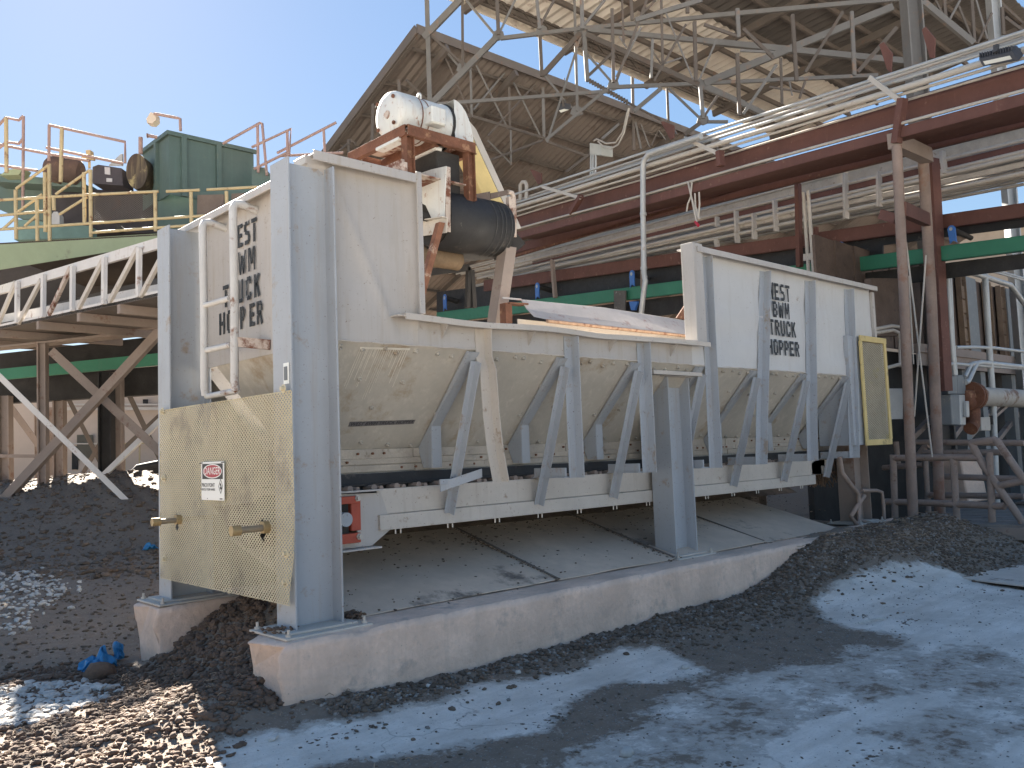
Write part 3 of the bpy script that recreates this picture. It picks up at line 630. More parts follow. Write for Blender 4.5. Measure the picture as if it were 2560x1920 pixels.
# white side plate with rust edge, lower frame, legs
pl = [at(z2(1095,740), x=xs_-.02), at(z2(1200,705), x=xs_-.02), at(z2(1312,680), x=xs_-.02), at(z2(1292,1098), x=xs_-.02), at(z2(1205,1110), x=xs_-.02), at(z2(1150,990), x=xs_-.02), at(z2(1095,960), x=xs_-.02)]
MB().prism(pl, (.012,0,0)).build('side_plate', rustw, hd)
a = at(z2(1308,680), x=xs_); b = at(z2(1310,1195), x=xs_); MB().ang(a, b, .07, .01, X, Y).build('edge_angle', rustp, hd)
a = at(z2(1040,1190), x=xs_-.01); b = at(z2(1320,1150), x=xs_-.01); MB().bar(a, b, .012, .16).bar(a+V((-.03,0,.09)), b+V((-.03,0,.09)), .08, .01).build('lower_angle', frame, hd)
a = h(1262,1120); b = h(1105,1690); MB().ang(a, b, .075, .01, X, Y).build('diagonal_leg', M('orange_rust', (.22,.10,.06), .85, var=.3, scale=7, spots=(.45,.36,.28), amount=.3, sscale=6, bump=.3), hd)
a = at(z2(1845,1320), y=2.5); b = at(z3p(265,1300), y=2.5); b.z -= .5; b.x -= .07; MB().ang(a+V((-.11,0,0)), b, .16, .012, X, Y).build('support_leg', bentm, hd)
# right bracket
P = lambda a, b: at(z2(a,b), y=2.55)
MB().prism([P(1390,930),P(1660,880),P(1665,965),P(1450,965)], (0,.012,0)).prism([P(1665,893),P(1800,868),P(1800,905),P(1668,940)], (0,.05,0)).build('scraper_bracket', M('brown_plate', (.13,.10,.085), .8, var=.2, scale=4, spots=(.25,.2,.17), amount=.2, sscale=7), hd)
m = MB().tube([P(1800,885),P(1832,890),P(1845,930),P(1850,1080),P(1850,1240)], .03, 8).bar(P(1815,930),P(1825,1240),.06,.08); m.build('bracket_arm', rustp, hd)
MB().box(xd1+.05,xd1+.22,yd-.14,yd+.14,zc-.14,zc+.14).build('bearing_block', dark, hd, .02)
MB().prism([P(1760,1240),P(1860,1200),P(1940,1290),P(1900,1330),P(1780,1400)], (0,.2,0)).build('bearing_bracket', dark, hd)
q0 = at(z2(1225,1405), y=2.95); q1 = at(z2(1405,1430), y=2.95)
MB().tube([q0-V((.3,0,0)),q1],.115,20).tube([q1,q1+V((.05,0,0))],.06,12).build('return_roller', M('tan_dirty_roller', (.15,.105,.065), .8, var=.3, scale=5, bump=.3), hd)
MB().bar(at(z2(1100,1530),y=3),at(z2(1490,1480),y=3),.05,.08).bar(at(z2(1490,1480),y=3),at(z2(1480,1800),y=3),.05).bar(at(z2(1510,1500),y=3),at(z2(1530,1800),y=3),.06).build('under_frame', dark, hd)
# conveyor truss of the head going away from us
m = MB()
for x in (xd0-.12, xd1+.16):
    m.bar((x,yd+.3,zc-.1),(x,9.5,zc+.55),.10,.2)
m.build('stringer', frame, hd)
# ================================================================== PIPE RACK and the belt lines behind the hopper
UH = V((.2423,.9702,0)); NR = V((.9702,-.2423,0))
PP = at((2295,1335), z=.25); PP2 = at((2350,1310), z=.25)
rackA = on(PP, NR); rackB = on(PP2, NR); rackC = on(PP2+NR*1.2, NR); rackG = on(PP2+NR*.55, NR)
pr_ = thing('pipe_rack', tuple(PP), 'long red oxide pipe rack carrying a bundle of dusty conduits on two rusty pipe legs', 'pipe rack')
def run(f, pa, pb, e0=.12, e1=.12):
    a, b = f(pa), f(pb); return a+(a-b)*e0, b+(b-a)*e1
def pipe(f, pa, pb, w, m, name='pipe', e0=.12, e1=.12, par=pr_, off=0, n=8):
    a, b = run(f, pa, pb, e0, e1); mid = (pa[0]+pb[0])/2, (pa[1]+pb[1])/2
    r = w/2*depth_of(f(mid))/FPX
    a = a+NR*off; b = b+NR*off
    L = 5; pts = [a+(b-a)*k/L+V((0,0,.012*math.sin(k*2.1+w))) for k in range(L+1)]
    return MB().tube(pts, r, n).build(name, m, par)
def web(f, pa0, pb0, pa1, pb1, m, name, e=.12, th=.02, par=pr_, flange=.12):
    a0, b0 = run(f, pa0, pb0, e, e); a1, b1 = run(f, pa1, pb1, e, e)
    mb = MB().prism([a0,b0,b1,a1], NR*th)
    if flange:
        for p, q in ((a0,b0),(a1,b1)): mb.bar(p+NR*flange/2, q+NR*flange/2, flange, .014)
    return mb.build(name, m, par)
pipe(rackA, zb(120,800), r4(2212,215), 8.5, galv)
pipe(rackA, zb(120,862), r4(2212,252), 8, galv, off=.12)
pipe(rackB, zb(800,652), r4(2212,262), 9, pipem, e0=.6)
pipe(rackB, zb(800,672), r4(2212,292), 9, pipem, e0=.6, off=-.3)
pipe(rackA, zb(120,908), r4(2212,345), 15, pipem)
pipe(rackA, zb(120,948), r4(2212,388), 7, pipem, off=.05)
pipe(rackA, zb(120,962), r4(2212,408), 6, pipem, off=.25)
web(on(PP+NR*.35,NR), zb(120,985), r4(2212,440), zb(170,1075), r4(2212,612), redox, 'beam')
pipe(rackA, zb(170,1085), r4(2212,622), 7, pipem)
web(rackA, zb(200,1105), r4(2212,645), zb(200,1160), r4(2212,722), redox, 'beam', flange=.2)
pipe(rackB, zb(220,1170), r4(2212,738), 6, galv)
web(rackB, zb(230,1195), r4(2212,765), zb(200,1275), r4(2212,865), redox, 'beam', flange=.1)
web(rackB, zb(200,1285), zb(2201,690), zb(200,1305), zb(2201,712), rust, 'angle', flange=.06)
pipe(rackC, zb(160,1335), r4(2212,868), 6, pipem)
web(rackC, zb(160,1345), r4(2212,885), zb(300,1372), r4(2212,955), board, 'cable_tray', flange=.1, th=.015)
pipe(rackC, zb(820,1215), r1(1991,165), 9, pipem, e0=.5)
web(rackC, zb(820,1235), r1(1991,195), zb(820,1262), r1(1991,245), redox, 'angle', flange=.05, e=.3)
pipe(rackC, zb(1240,1180), r1(1991,262), 9, pipem, e0=1.)
pipe(rackC, zb(1230,1232), r1(1991,300), 11, pipem, e0=1.)
web(rackC, zb(1230,1240), r1(1991,345), zb(1230,1258), r1(1991,385), board, 'cable_tray', flange=.05, e=.8, th=.015)
pipe(rackC, zb(1240,1292), r1(1991,445), 11, pipem, e0=.8)
pipe(rackC, zb(640,1360), zb(1240,1240), 5, pipem, e0=.6, e1=.0)
pipe(rackC, zb(400,1425), zb(1240,1250), 4, pipem, e0=.1, e1=.2)
# dark soffit between the two rack frames
def soff(pa, pb, nm, m_, wd=1.5, off=0):
    a, b = run(rackA, pa, pb, .12, .12); a += NR*off; b += NR*off
    return MB().prism([a,b,b+NR*wd,a+NR*wd], (0,0,.03)).build(nm, m_, pr_)
soff(zb(170,1080), r4(2212,618), 'soffit_plate', redox, .9, .45)
if False: soff(zb(200,1165), r4(2212,728), 'soffit_plate', M('dark_soffit', (.09,.065,.055), .9, var=.25, scale=1), .45, .1)
for k, (t, off, w, mm) in enumerate(((.1,.5,7,pipem),(.22,.9,9,pipem),(.34,.4,6,board),(.45,1.1,9,pipem),(.55,.6,8,pipem),(.66,1.3,10,board),(.76,.8,8,pipem),(.88,.3,7,pipem),(.95,1.5,9,pipem),(-.1,.6,8,board),(-.2,1.0,7,pipem),(1.08,.9,8,pipem),(.15,1.8,10,board),(.5,2.0,10,pipem),(.8,2.1,9,board),(-.35,.9,8,pipem),(-.45,1.4,7,pipem),(.3,2.4,9,pipem),(.62,2.6,9,pipem),(1.18,1.3,8,board),(1.3,.8,7,pipem))):
    pa = (zb(820,1215)[0]*(1-t)+zb(1240,1292)[0]*t, zb(820,1215)[1]*(1-t)+zb(1240,1292)[1]*t); rb_ = r1(1991,165+280*t)
    pipe(on(PP2+NR*(1.2+off),NR), pa, rb_, w, mm, e0=.7)
# rack cross angles and brackets
for a, b, hz in ((zb(370,735),zb(690,830),zb(600,960)),(zb(1575,325),zb(1860,455),zb(1870,560)),(r4(1155,540),r4(1375,705),r4(1330,990))):
    A_ = rackA(a); B_ = rackB(b)
    B_ = A_+(rackA(b)-A_); 
    MB().bar(A_-NR*.03, B_-NR*.03, .05, .07).build('cross_angle', pipem, pr_)
    MB().bar(rackA(b)+V((0,0,.05)), rackA(hz)-V((0,0,0)), .10, .12, up=NR).build('hanger', redox, pr_)
for pts in ([(1210,310),(1240,290),(1300,370),(1290,500),(1265,480)],[(1505,205),(1530,185),(1595,265),(1590,400),(1560,400)]):
    MB().prism([rackB(r4(*p)) for p in pts], NR*.03).build('pipe_bracket', redox, pr_)
for pts in ([(255,590),(275,590),(350,620),(350,700),(320,715)],[(1360,185),(1385,180),(1470,215),(1470,320),(1440,335)]):
    MB().prism([rackB(zb(*p)) for p in pts], NR*.03).build('pipe_bracket', redox, pr_)
# legs of the rack
def leg(f, pts, w, m, name='leg', par=pr_, down=.5, sec='tube'):
    P_ = [f(p) for p in pts]; r = w/2*depth_of(P_[-1])/FPX
    if sec == 'tube': return MB().tube(P_+[P_[-1]-V((0,0,down))], r, 18).build(name, m, par)
    return MB().bar(P_[0], P_[-1]-V((0,0,down)), 2*r, 2*r, up=NR).build(name, m, par)
leg(rackA, [r1(935,215), r2(712,0), r2(768,1370)], 25, rustpipe)
leg(rackB, [r1(1155,330), r2(873,0), r2(926,1310)], 26, rustpipe)
rp = rackG
MB().bar(rp(r1(1205,330)), rp(r2(940,540)), .22, .2, up=NR).build('leg', redox, pr_)
MB().bar(rackA(r1(905,170)), rackB(r1(1190,300)), .16, .22).build('cross_beam', bentm, pr_)
MB().bar(rackA(r1(985,740)), rackB(r1(1190,830)), .10, .2).bar(rackA(r1(800,780)),rackA(r1(930,820)),.06,.14).build('cross_beam', redox, pr_)
for (a, b, w) in ((r2(765,0),r2(878,930),10),(r2(822,0),r2(772,690),10),(r2(748,0),r2(768,380),8)):
    f = on(PP+NR*.75,NR); P0 = f(a); P1 = f(b); r = w/2.37/2*depth_of(P0)/FPX; MB().tube([P0+(P0-P1)*.38, P1], r, 8).build('brace_rod', pipem, pr_)
ba = rackA(r2(770,1370)); 
# hanging cable loops and drop posts
f = on(PP-NR*.05,NR)
hc = MB()
for pts in ([(1590,690),(1620,820),(1640,920),(1670,1060)],[(1625,690),(1615,800),(1650,930),(1680,1000)],[(1650,790),(1655,900),(1690,1010)],[(1685,780),(1690,880),(1680,990)],[(1615,820),(1590,880),(1580,945)]):
    hc.tube([f(zb(*p)) for p in pts], .018, 6)
hcab = hc.build('hanging_cable', pipem, None); tag(hcab, 'loose pale cable ends tied in a bundle and hanging from the long rack pipe', 'cable')
MB().tube([f(zb(1655,1030)), f(zb(1680,1065))], .03, 8).build('red_plug', signred, hcab)
# bent vertical conduit in front of the rack
f = on(PP-NR*.16,NR); fc2 = lambda a, b: f(z3p(a,b))
cpts = [f(zb(1700,305)), f(zb(1340,425)), f(zb(1260,455)), f(zb(1222,505)), f(zb(1210,560)), f(zb(1210,700)), fc2(1650,300), fc2(1660,860), fc2(1672,930), fc2(1655,1050), fc2(1632,1260)]
cd = MB().tube(cpts, .055, 12).build('conduit', galv, None); tag(cd, 'single bright galvanised conduit bending down from the rack in front of the blue idlers', 'conduit')
m = MB()
for q in ((1655,300),(1660,800)): m.tube([fc2(q[0]-3,q[1]), fc2(q[0]-2,q[1]+28)], .068, 12)
m.build('coupling', galv, cd)
# U bend pipe behind drum
f = on(PP+NR*1.0,NR)
ub = MB().tube([f(zb(172,850)), f(zb(172,720)), f(zb(190,695)), f(zb(215,695)), f(zb(225,720)), f(zb(222,840))], .05, 8).build('vent_pipe', pipem, None); tag(ub, 'small upside-down U shaped vent pipe standing on the rack near the drum', 'pipe')
# junction box with loops
f = on(PP+NR*1.4,NR); q = [f(zb(*p)) for p in ((758,362),(858,378),(858,470),(758,462))]
jb = MB().prism(q, NR*.35).build('junction_box', M('pale_box_paint', (.42,.42,.38), .6, var=.1, scale=5), None, .01); tag(jb, 'pale junction box above the rack pipes with looping cables on its top', 'electrical box')
m = MB()
for x in (772,790,812): m.tube([f(zb(x,465)), f(zb(x-5,640))], .028, 6)
m.build('riser', galv, jb)
m = MB()
for pts in ([(795,345),(820,330),(900,368),(980,360),(1040,270),(1075,110),(1090,70)],[(830,350),(880,400),(940,412),(1000,380),(1050,280),(1085,120),(1095,70)]):
    m.tube([f(zb(*p)) for p in pts], .02, 6)
m.build('cable_loop', pipem, jb)
# floodlight under the rack, right
f = on(PP-NR*.25,NR); q = [f(r4(*p)) for p in ((1895,405),(2130,352),(2180,420),(1925,462))]
fl_ = thing('floodlight', tuple(q[0]), 'finned dark LED floodlight fixed to the rack pipes at the upper right', 'floodlight')
MB().prism(q, NR*.12+V((0,0,.10))).build('housing', M('lamp_housing', (.05,.05,.055), .5, var=.1), fl_, .01)
q2 = [f(r4(*p))-NR*.006 for p in ((1930,425),(2115,385),(2130,408),(1945,448))]
MB().prism(q2, NR*.01).build('lens', glassm, fl_)
m = MB()
for k in range(13):
    p = q[0]+(q[1]-q[0])*(k+.5)/13; m.prism([p+V((0,0,.0)), p+V((0,0,.07)), p+V((0,0,.07))+NR*.2, p+NR*.2], (q[1]-q[0])/40)
m.bar(f(r4(2020,360)), f(r4(2020,310)), .05).build('fin', MATS['lamp_housing'], fl_)
# ---------------- green belt conveyor with blue idlers
gc = thing('belt_conveyor', tuple(rackG(r1(1400,1000))), 'belt conveyor with green stringers and blue idler brackets running behind the hopper', 'conveyor')
web(rackG, z3p(0,1190), r1(1991,960), z3p(0,1290), r1(1991,1080), green, 'stringer', e=.12, par=gc, flange=.1)
web(on(PP2+NR*.75,NR), zb(60,1500), r1(1991,690), zb(60,1590), r1(1991,800), redox, 'cover_beam', e=.1, par=gc, flange=.1)
a0, b0 = run(on(PP2+NR*1.0,NR), z3p(0,1000), r1(1991,790), .12, .12); a1, b1 = run(on(PP2+NR*1.0,NR), z3p(0,1200), r1(1991,985), .12, .12)
# the belt is seen only in part: daylight comes through past the far right bracket
cut_ = .80
MB().prism([a0, a0+(b0-a0)*cut_, a1+(b1-a1)*cut_, a1], NR*.03).build('belt', rubber, gc)
MB().prism([a0+(b0-a0)*cut_, b0, b0*.5+b1*.5, (a0+(b0-a0)*cut_)*.5+(a1+(b1-a1)*cut_)*.5], NR*.03).build('belt', rubber, gc)
a2, b2 = run(rackG, z3p(0,1300), r1(1991,1090), .12, .12); a3, b3 = run(rackG, z3p(0,1480), r1(1991,1215), .12, .12)
MB().prism([a2+NR*.2,b2+NR*.2,b3+NR*.2,a3+NR*.2], NR*.03).build('return_belt', dark, gc)
fi = on(PP2+NR*.45,NR)
def idler(pts, w):
    P_ = [fi(p) for p in pts]; s = depth_of(P_[0])/FPX*w/2
    u = UH; c = P_[0]; b = P_[1]; d = (b-c)
    pr = [c+u*(s*math.cos(t))*-1+V((0,0,s*math.sin(t))) for t in [math.pi*k/8 for k in range(9)]]
    pr = pr+[b+u*s*.9, b+u*s*1.1-V((0,0,s*.3)), b+V((0,0,s*.4)), b-u*s*1.1-V((0,0,s*.3)), b-u*s*.9]
    o = MB().prism(pr, NR*.03).build('idler_bracket', bluei, gc)
    MB().tube([c-NR*.01, c+NR*.03], s*.45, 12).build('shaft_end', galv, o)
    MB().tube([c+NR*.05+V((0,0,.0)), c+NR*.5-V((0,0,.1))], s*.7, 10).build('idler_roller', dark, o)
for p in ([z3p(672,980),z3p(674,1085)],[z3p(1544,866),z3p(1548,975)],[r1(462,1040),r1(470,1140)],[r1(1385,905),r1(1400,1010)],[zl(1530,1310),zl(1532,1405)]):
    idler(p, 19)
q = [fi(z3p(*p)) for p in ((1520,1120),(1600,1120),(1575,1200),(1540,1200))]; MB().prism(q, NR*.05).build('return_bracket', bluei, gc)
q = [fi(z3p(*p)) for p in ((1380,1020),(1490,1020),(1478,1300),(1385,1300))]; MB().prism(q, NR*.03).build('grease_plate', M('greasy_plate', (.12,.11,.10), .8, spots=(.5,.5,.46), amount=.2, sscale=9), gc)
fh = on(PP2+NR*.5,NR)
for a, b, w, m_ in ((z3p(812,740),z3p(842,1085),30,bentm),(zb(1200,1260),z3p(1640,1000),18,bentm),(r1(115,530),r1(130,1220),42,redox),(r1(265,890),r1(280,1180),30,redox),(zb(435,1350),z3p(842,1085),18,bentm)):
    A_ = fh(a); B_ = fh(b); s = w/3.4*depth_of(A_)/FPX; MB().bar(A_, B_, s, s, up=NR).build('hanger', m_, gc)
fw = on(PP2+NR*.2,NR)
m = MB()
for a, b in ((r1(162,600),r1(205,1255)),(r1(200,590),r1(245,1260))): m.tube([fw(a), fw(b)], .035, 8)
m.bar(fw(r1(165,1140)), fw(r1(245,1130)), .04, .12); tc_ = m.build('conduit', pipem, None); tag(tc_, 'pair of thin vertical conduits clamped together above the right hopper section', 'conduit')
# vertical hangers in lower pipe bundle
fz = on(PP2+NR*1.15,NR)
for a, b in ((r1(1315,260),r1(1335,445)),(r4(490,1390),r4(500,1600)),(zb(1840,990),zb(1840,1075)),(zb(2000,940),zb(2010,1210)),(zb(2150,960),zb(2155,1180)),(zb(1830,1170),zb(1840,1260)),(r1(510,440),r1(515,820)),(r1(790,430),r1(790,720))):
    MB().bar(fz(a), fz(b), .12, .05, up=UH).build('hanger', pipem, pr_)
# ================================================================== SHED ROOFS
roof_d = M('weathered_roof_underside', (.20,.17,.15), .85, var=.15, scale=.35, spots=(.13,.10,.085), amount=.25, sscale=.9, bump=.05)
roof_l = M('tan_roof_underside', (.84,.78,.69), .85, var=.12, scale=.3, spots=(.40,.31,.24), amount=.22, sscale=.7, bump=.05)
A1_ = at((1047,75), dep=26); B1_ = at((808,395), x=A1_.x); sv = (B1_-A1_)
n1 = V((0,-sv.z,sv.y)).normalized()*-1; n1 = n1 if n1.z < 0 else -n1     # points down, under the sheet
r1o = thing('shed_roof', tuple(A1_), 'brown corrugated shed roof sloping away, seen from below behind the yellow belt guard', 'roof')
def corrug(P, u, ul, v, amp, pitch, nrm):
    n = int(ul/pitch*4); mb = MB(); vs = []
    for i in range(n+1):
        o = P+u*(ul*i/n)+nrm*(amp*(1, 0, -1, 0)[i % 4]); vs += [o, o+v]
    mb.add(vs, [[2*i,2*i+1,2*i+3,2*i+2] for i in range(n)], False); return mb
s = corrug(A1_, X, 44, sv*3.3, .025, .28, n1).build('roof_sheet', roof_d, r1o); q_ = s.modifiers.new('t','SOLIDIFY'); q_.thickness = .03
MB().bar(A1_+n1*.08, A1_+sv*3.3+n1*.08, .12, .20, up=n1).bar(A1_+V((-.1,0,0)), A1_+sv*3.3+V((-.1,0,0)), .05, .3, up=n1).build('barge_board', steelb, r1o)
MB().bar(A1_+V((-.1,-.03,0)), A1_+X*44+V((0,-.03,0)), .05, .28).build('fascia', steelb, r1o)
for k in range(14):
    p = A1_+X*(1.0+k*2.9)+n1*.30
    MB().bar(p, p+sv*3.3, .13, .24, up=n1).build('rafter', steelb, r1o)
for k in range(13):
    p = A1_+sv*(.1+.25*k)+n1*.11
    MB().bar(p, p+X*44, .07, .12, up=n1).build('purlin', steelb, r1o)
# truss hung under the high edge
fE = lambda p: at(p, y=A1_.y+.35)
def mem(f, a, b, w, m, name, par, zf=z3, push=0):
    P0 = f(zf(*a)); P1 = f(zf(*b)); s = w/zf(1,0)[0] if False else w
    sc = {id(z3):2.765, id(r4):2.765, id(z2):3.16, id(zb):3.386}[id(zf)]
    r = w/sc*depth_of((P0+P1)/2)/FPX
    off = CF*push
    return MB().bar(P0+off, P1+off, r, r*.85, up=CF).build(name, m, par)
for a, b, w in (((60,250),(800,565),20),((800,565),(1700,915),20),((120,740),(830,955),18),((850,980),(1130,1080),16)): mem(fE, a, b, w, steelb, 'chord', r1o)
for i, (a, b, w) in enumerate((((110,310),(320,790),10),((320,400),(330,810),16),((360,450),(580,890),11),((585,490),(595,890),16),((600,530),(810,950),11),((570,490),(340,760),11),((780,570),(440,940),11),((440,970),(600,1130),11),((600,900),(602,1140),13),((330,800),(300,830),10),((50,240),(250,470),14),((30,260),(45,715),22),((450,1110),(820,970),14),((820,560),(830,950),20),((830,560),(1050,770),14),((1440,500),(1450,1040),20),((1450,790),(1500,1030),13),((1470,780),(1560,1020),9),((1620,900),(1570,1010),9),((1620,900),(1690,990),9),((1390,820),(1230,960),16),((1150,1060),(980,1190),16),((970,540),(950,690),8))):
    mem(fE, a, b, w, steel if i % 3 else steelb, 'web_strut', r1o)
for a, b, w in (((130,0),(20,60),0),):
    pass
for a, b, w in (((735,190),(725,560),22),((755,210),(850,290),16),((540,470),(545,640),18),((550,470),(600,505),14),((940,0),(945,150),24),((1000,0),(1170,170),20),((560,480),(420,600),12)): mem(fE, a, b, w, steelb, 'web_strut', r1o, z2)
# second roof, nearer, pale tan underneath
E0 = at((1157,0), dep=24); E1 = at((1875,290), y=E0.y); SL2 = .1
v2 = V((0,-9.5,9.5*SL2)); n2 = V((0,-SL2,-1)).normalized()
r2o = thing('shed_roof', tuple(E0), 'pale tan corrugated shed roof high at the upper right, carried on grey steel trusses', 'roof')
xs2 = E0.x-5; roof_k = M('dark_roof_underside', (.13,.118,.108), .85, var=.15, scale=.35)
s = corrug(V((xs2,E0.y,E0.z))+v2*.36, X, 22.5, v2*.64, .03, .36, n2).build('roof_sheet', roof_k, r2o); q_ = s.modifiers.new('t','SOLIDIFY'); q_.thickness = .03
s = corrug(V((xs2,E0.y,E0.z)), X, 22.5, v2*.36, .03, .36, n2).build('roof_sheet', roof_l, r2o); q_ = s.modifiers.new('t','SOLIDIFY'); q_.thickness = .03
MB().bar(V((xs2,E0.y+.02,E0.z-.02)), V((xs2+22.5,E0.y+.02,E0.z-.02)), .05, .26).build('fascia', roof_l, r2o)
for k in range(9):
    p = V((xs2,E0.y,E0.z))+v2*(.05+.115*k)+n2*.12
    MB().bar(p, p+X*22.5, .08, .16, up=n2).build('purlin', steelb if k else MATS['brown_truss_steel'], r2o)
for k in range(6):
    p = V((xs2+1+k*4,E0.y,E0.z))+n2*.32; MB().bar(p, p+v2, .12, .22, up=n2).build('rafter', steelb, r2o)
# light lattice joist beside the edge
j = MB(); P = V((xs2+2,E0.y-.55,E0.z+.02)); 
for i in range(50):
    a = P+X*(i*.4); j.bar(a+V((0,0,-.28 if i % 2 else 0)), a+X*.4+V((0,0,0 if i % 2 else -.28)), .03)
j.bar(P, P+X*20, .06).bar(P-V((0,0,.28)), P+X*20-V((0,0,.28)), .06)
j.build('lattice_joist', steelb, r2o)
fT = lambda p: at(p, dep=19.5)
for i, (a, b, w) in enumerate((((900,0),(790,200),16),((630,0),(520,230),14),((1540,0),(1330,560),18),((1500,190),(1330,530),14),((1810,170),(1590,560),16),((1580,270),(1570,540),18),((1640,0),(1650,450),16),((1660,60),(1860,550),10),((1870,150),(1880,560),24),((2020,280),(1900,560),13),((1370,0),(1380,300),14),((1350,250),(1400,330),10),((1300,60),(1310,570),22),((1090,0),(1095,200),26),((505,0),(515,240),26),((780,0),(800,200),22),((2030,660),(1940,800),18),((1910,600),(1930,820),24),((1430,0),(1440,140),22),((1920,0),(1460,140),30),((1820,0),(1822,90),24),((1250,0),(1110,170),18),((1600,0),(1480,130),14),((1780,400),(1660,440),10),((1560,330),(1640,440),9))):
    mem(fT, a, b, w, steel if i % 2 else steelb, 'web_strut', r2o)
for i, (a, b, w) in enumerate((((610,100),(640,560),24),((1020,80),(1040,520),24),((1330,190),(1060,500),26),((960,80),(700,500),20),((500,450),(270,790),20),((230,370),(245,800),24),((530,400),(540,720),16),((1510,10),(1860,300),40),((1600,0),(1680,160),13),((1660,0),(1670,130),20),((1770,0),(1690,150),14),((1760,40),(1860,290),14),((1850,0),(1870,300),20),((1880,0),(1960,270),12),((1990,90),(1890,300),14),((2060,50),(2070,240),20),((230,60),(240,260),26),((0,170),(230,250),20),((270,200),(480,400),22),((250,350),(480,360),16),((450,600),(700,640),12),((700,560),(660,680),14),((590,560),(610,660),10),((2080,120),(2212,220),20))):
    mem(fT, a, b, w, (steelb, steel, steelb)[i % 3], 'web_strut', r2o, r4)
# big frontal trusses crossing the opening
fF = lambda p: at(p, dep=22.5)
tr = thing('roof_truss', tuple(fF(z3(1090,220))), 'large grey steel roof truss with gusset plates spanning the gap between the two shed roofs', 'truss')
for a, b, w in (((530,265),(1090,198),26),((1090,198),(2212,92),26),((90,720),(1270,632),22),((1270,604),(1900,578),24),((1900,578),(2212,562),22),((1130,205),(2212,310),32),((1120,240),(1900,590),34),((1900,590),(2212,715),32)): mem(fF, a, b, w, steel if w < 34 else steelb, 'chord', tr)
for a, b, w in (((0,115),(1370,-10),30),((0,285),(1400,425),40),((0,580),(1300,50),46),((20,575),(1200,520),24),((0,590),(420,790),34)): mem(fF, a, b, w, steel, 'chord', tr, r4)
for i, (a, b, w) in enumerate((((250,0),(0,260),42),((290,0),(490,240),16),((265,0),(268,470),18),((20,0),(40,715),30),((500,260),(50,720),38),((1080,230),(820,520),34),((1105,215),(1130,560),28),((1090,230),(850,985),15),((1140,520),(1330,340),18),((1260,620),(840,970),20),((1040,0),(1060,770),18),((800,230),(815,530),24),((1640,610),(1450,770),26),((2212,450),(1900,590),28),((1680,610),(1690,860),16),((1690,610),(1910,820),15),((2100,842),(1960,842),20),((1910,850),(1800,930),26),((1090,330),(1290,560),14),((830,520),(930,640),14),((265,440),(10,210),14))):
    mem(fF, a, b, w, (steel, steel, steelb)[i % 3], 'web_strut', tr)
for p in ((515,240),(1095,205),(1310,585),(1905,580),(1930,825),(50,712),(268,465),(815,210),(1055,765)):
    c = fF(z3(*p)); s = .17; u = CR; m = MB().prism([c+u*s*a+CU*s*b for a, b in ((-1,-.5),(0,-.9),(1,-.5),(.7,.5),(0,.9),(-.7,.5))], CF*.03); m.build('gusset_plate', steel, tr)
fl2 = thing('floodlight', tuple(fF(z3(965,750))), 'small dark floodlight hanging from the grey truss in front of the brown roof', 'floodlight')
q = [fF(z3(*p)) for p in ((925,750),(965,735),(1015,745),(940,772))]; MB().prism([p-V((0,0,.02)) for p in q], V((0,0,.12))).build('housing', MATS['lamp_housing'], fl2)
q = [fF(z3(*p))-V((0,0,.03)) for p in ((935,755),(968,745),(1000,750),(945,768))]; MB().prism(q, V((0,0,-.01))).build('lens', glassm, fl2)
MB().bar(fF(z3(965,735)), fF(z3(962,690)), .05).build('bracket', steelb, fl2)
# chain/wire across the gap
m = MB(); 
pts = [fF(z3(*p)) for p in ((1130,550),(1180,575),(1300,640),(1420,715),(1640,830))]; m.tube(pts, .03, 6)
for k in range(16):
    p = pts[0]+(pts[3]-pts[0])*(k/16); m.tube([p-V((0,0,.06)), p+V((0,0,.06))], .035, 5)
tag(m.build('cable_chain', steelb, None), 'thin knotted wire strung across the patch of sky between the roofs', 'cable')
def scol(px, dep, w, ztop, label, m_):
    p = at(px, dep=dep); w_ = w*dep/FPX; th = thing('steel_column', (p.x,p.y,0), label, 'column')
    MB().hsec((p.x,p.y,0),(p.x,p.y,ztop), w_*.75, w_*.8, .03, CR, V((-CR.y,CR.x,0))*-1).build('shaft', m_, th)
    MB().box(p.x-w_,p.x+w_,p.y-w_,p.y+w_,0,.05).build('base_plate', bentm, th)
scol(r4(1445,210), 17, 52, 17.5, 'wide dusty grey steel column rising from behind the rusty pipe legs to the tan roof', steel)
scol(r4(2095,1150), 20, 34, 13, 'pale blue-grey steel column at the right edge behind the pipe bundle', galv)
# ================================================================== LEFT BACKGROUND
DG = 16.0
g = lambda a, b, dd=DG: at(z1(a,b), dep=dd)
gl = lambda a, b, dd=DG: at(zlt(a,b), dep=dd)
pf = thing('service_platform', tuple(g(500,1100)), 'raised green steel platform with yellow handrails at the upper left', 'platform')
CB = V((CF.x,CF.y,0)).normalized()
MB().prism([g(-150,1135),g(1400,1043),g(1400,1060),g(-150,1150)], CB*.25).prism([g(-150,1150),g(1400,1060),g(1400,1085),g(-150,1335)], CB*.02).build('girder', ltgreen, pf)
MB().prism([g(-150,1135),g(1800,1025),g(1800,1035),g(-150,1145)], CB*21).build('deck', M('dark_brown_deck', (.07,.055,.045), .9, var=.2, scale=1), pf)  # deck stretched far back, mostly unseen, to shade the ground behind the mound
def rails(lst, m_, name, w=.028, dd=DG, zf=z1):
    for pts in lst: MB().tube([at(zf(*p), dep=dd) for p in pts], w, 8).build(name, m_, pf)
rails([[(-60,833),(640,792),(1095,770)],[(1150,770),(1380,760)],[(1430,758),(1800,738)],[(-60,1037),(640,990),(1420,937)],[(640,1055),(1310,1005)],[(-60,942),(340,905)]], yrail, 'handrail')
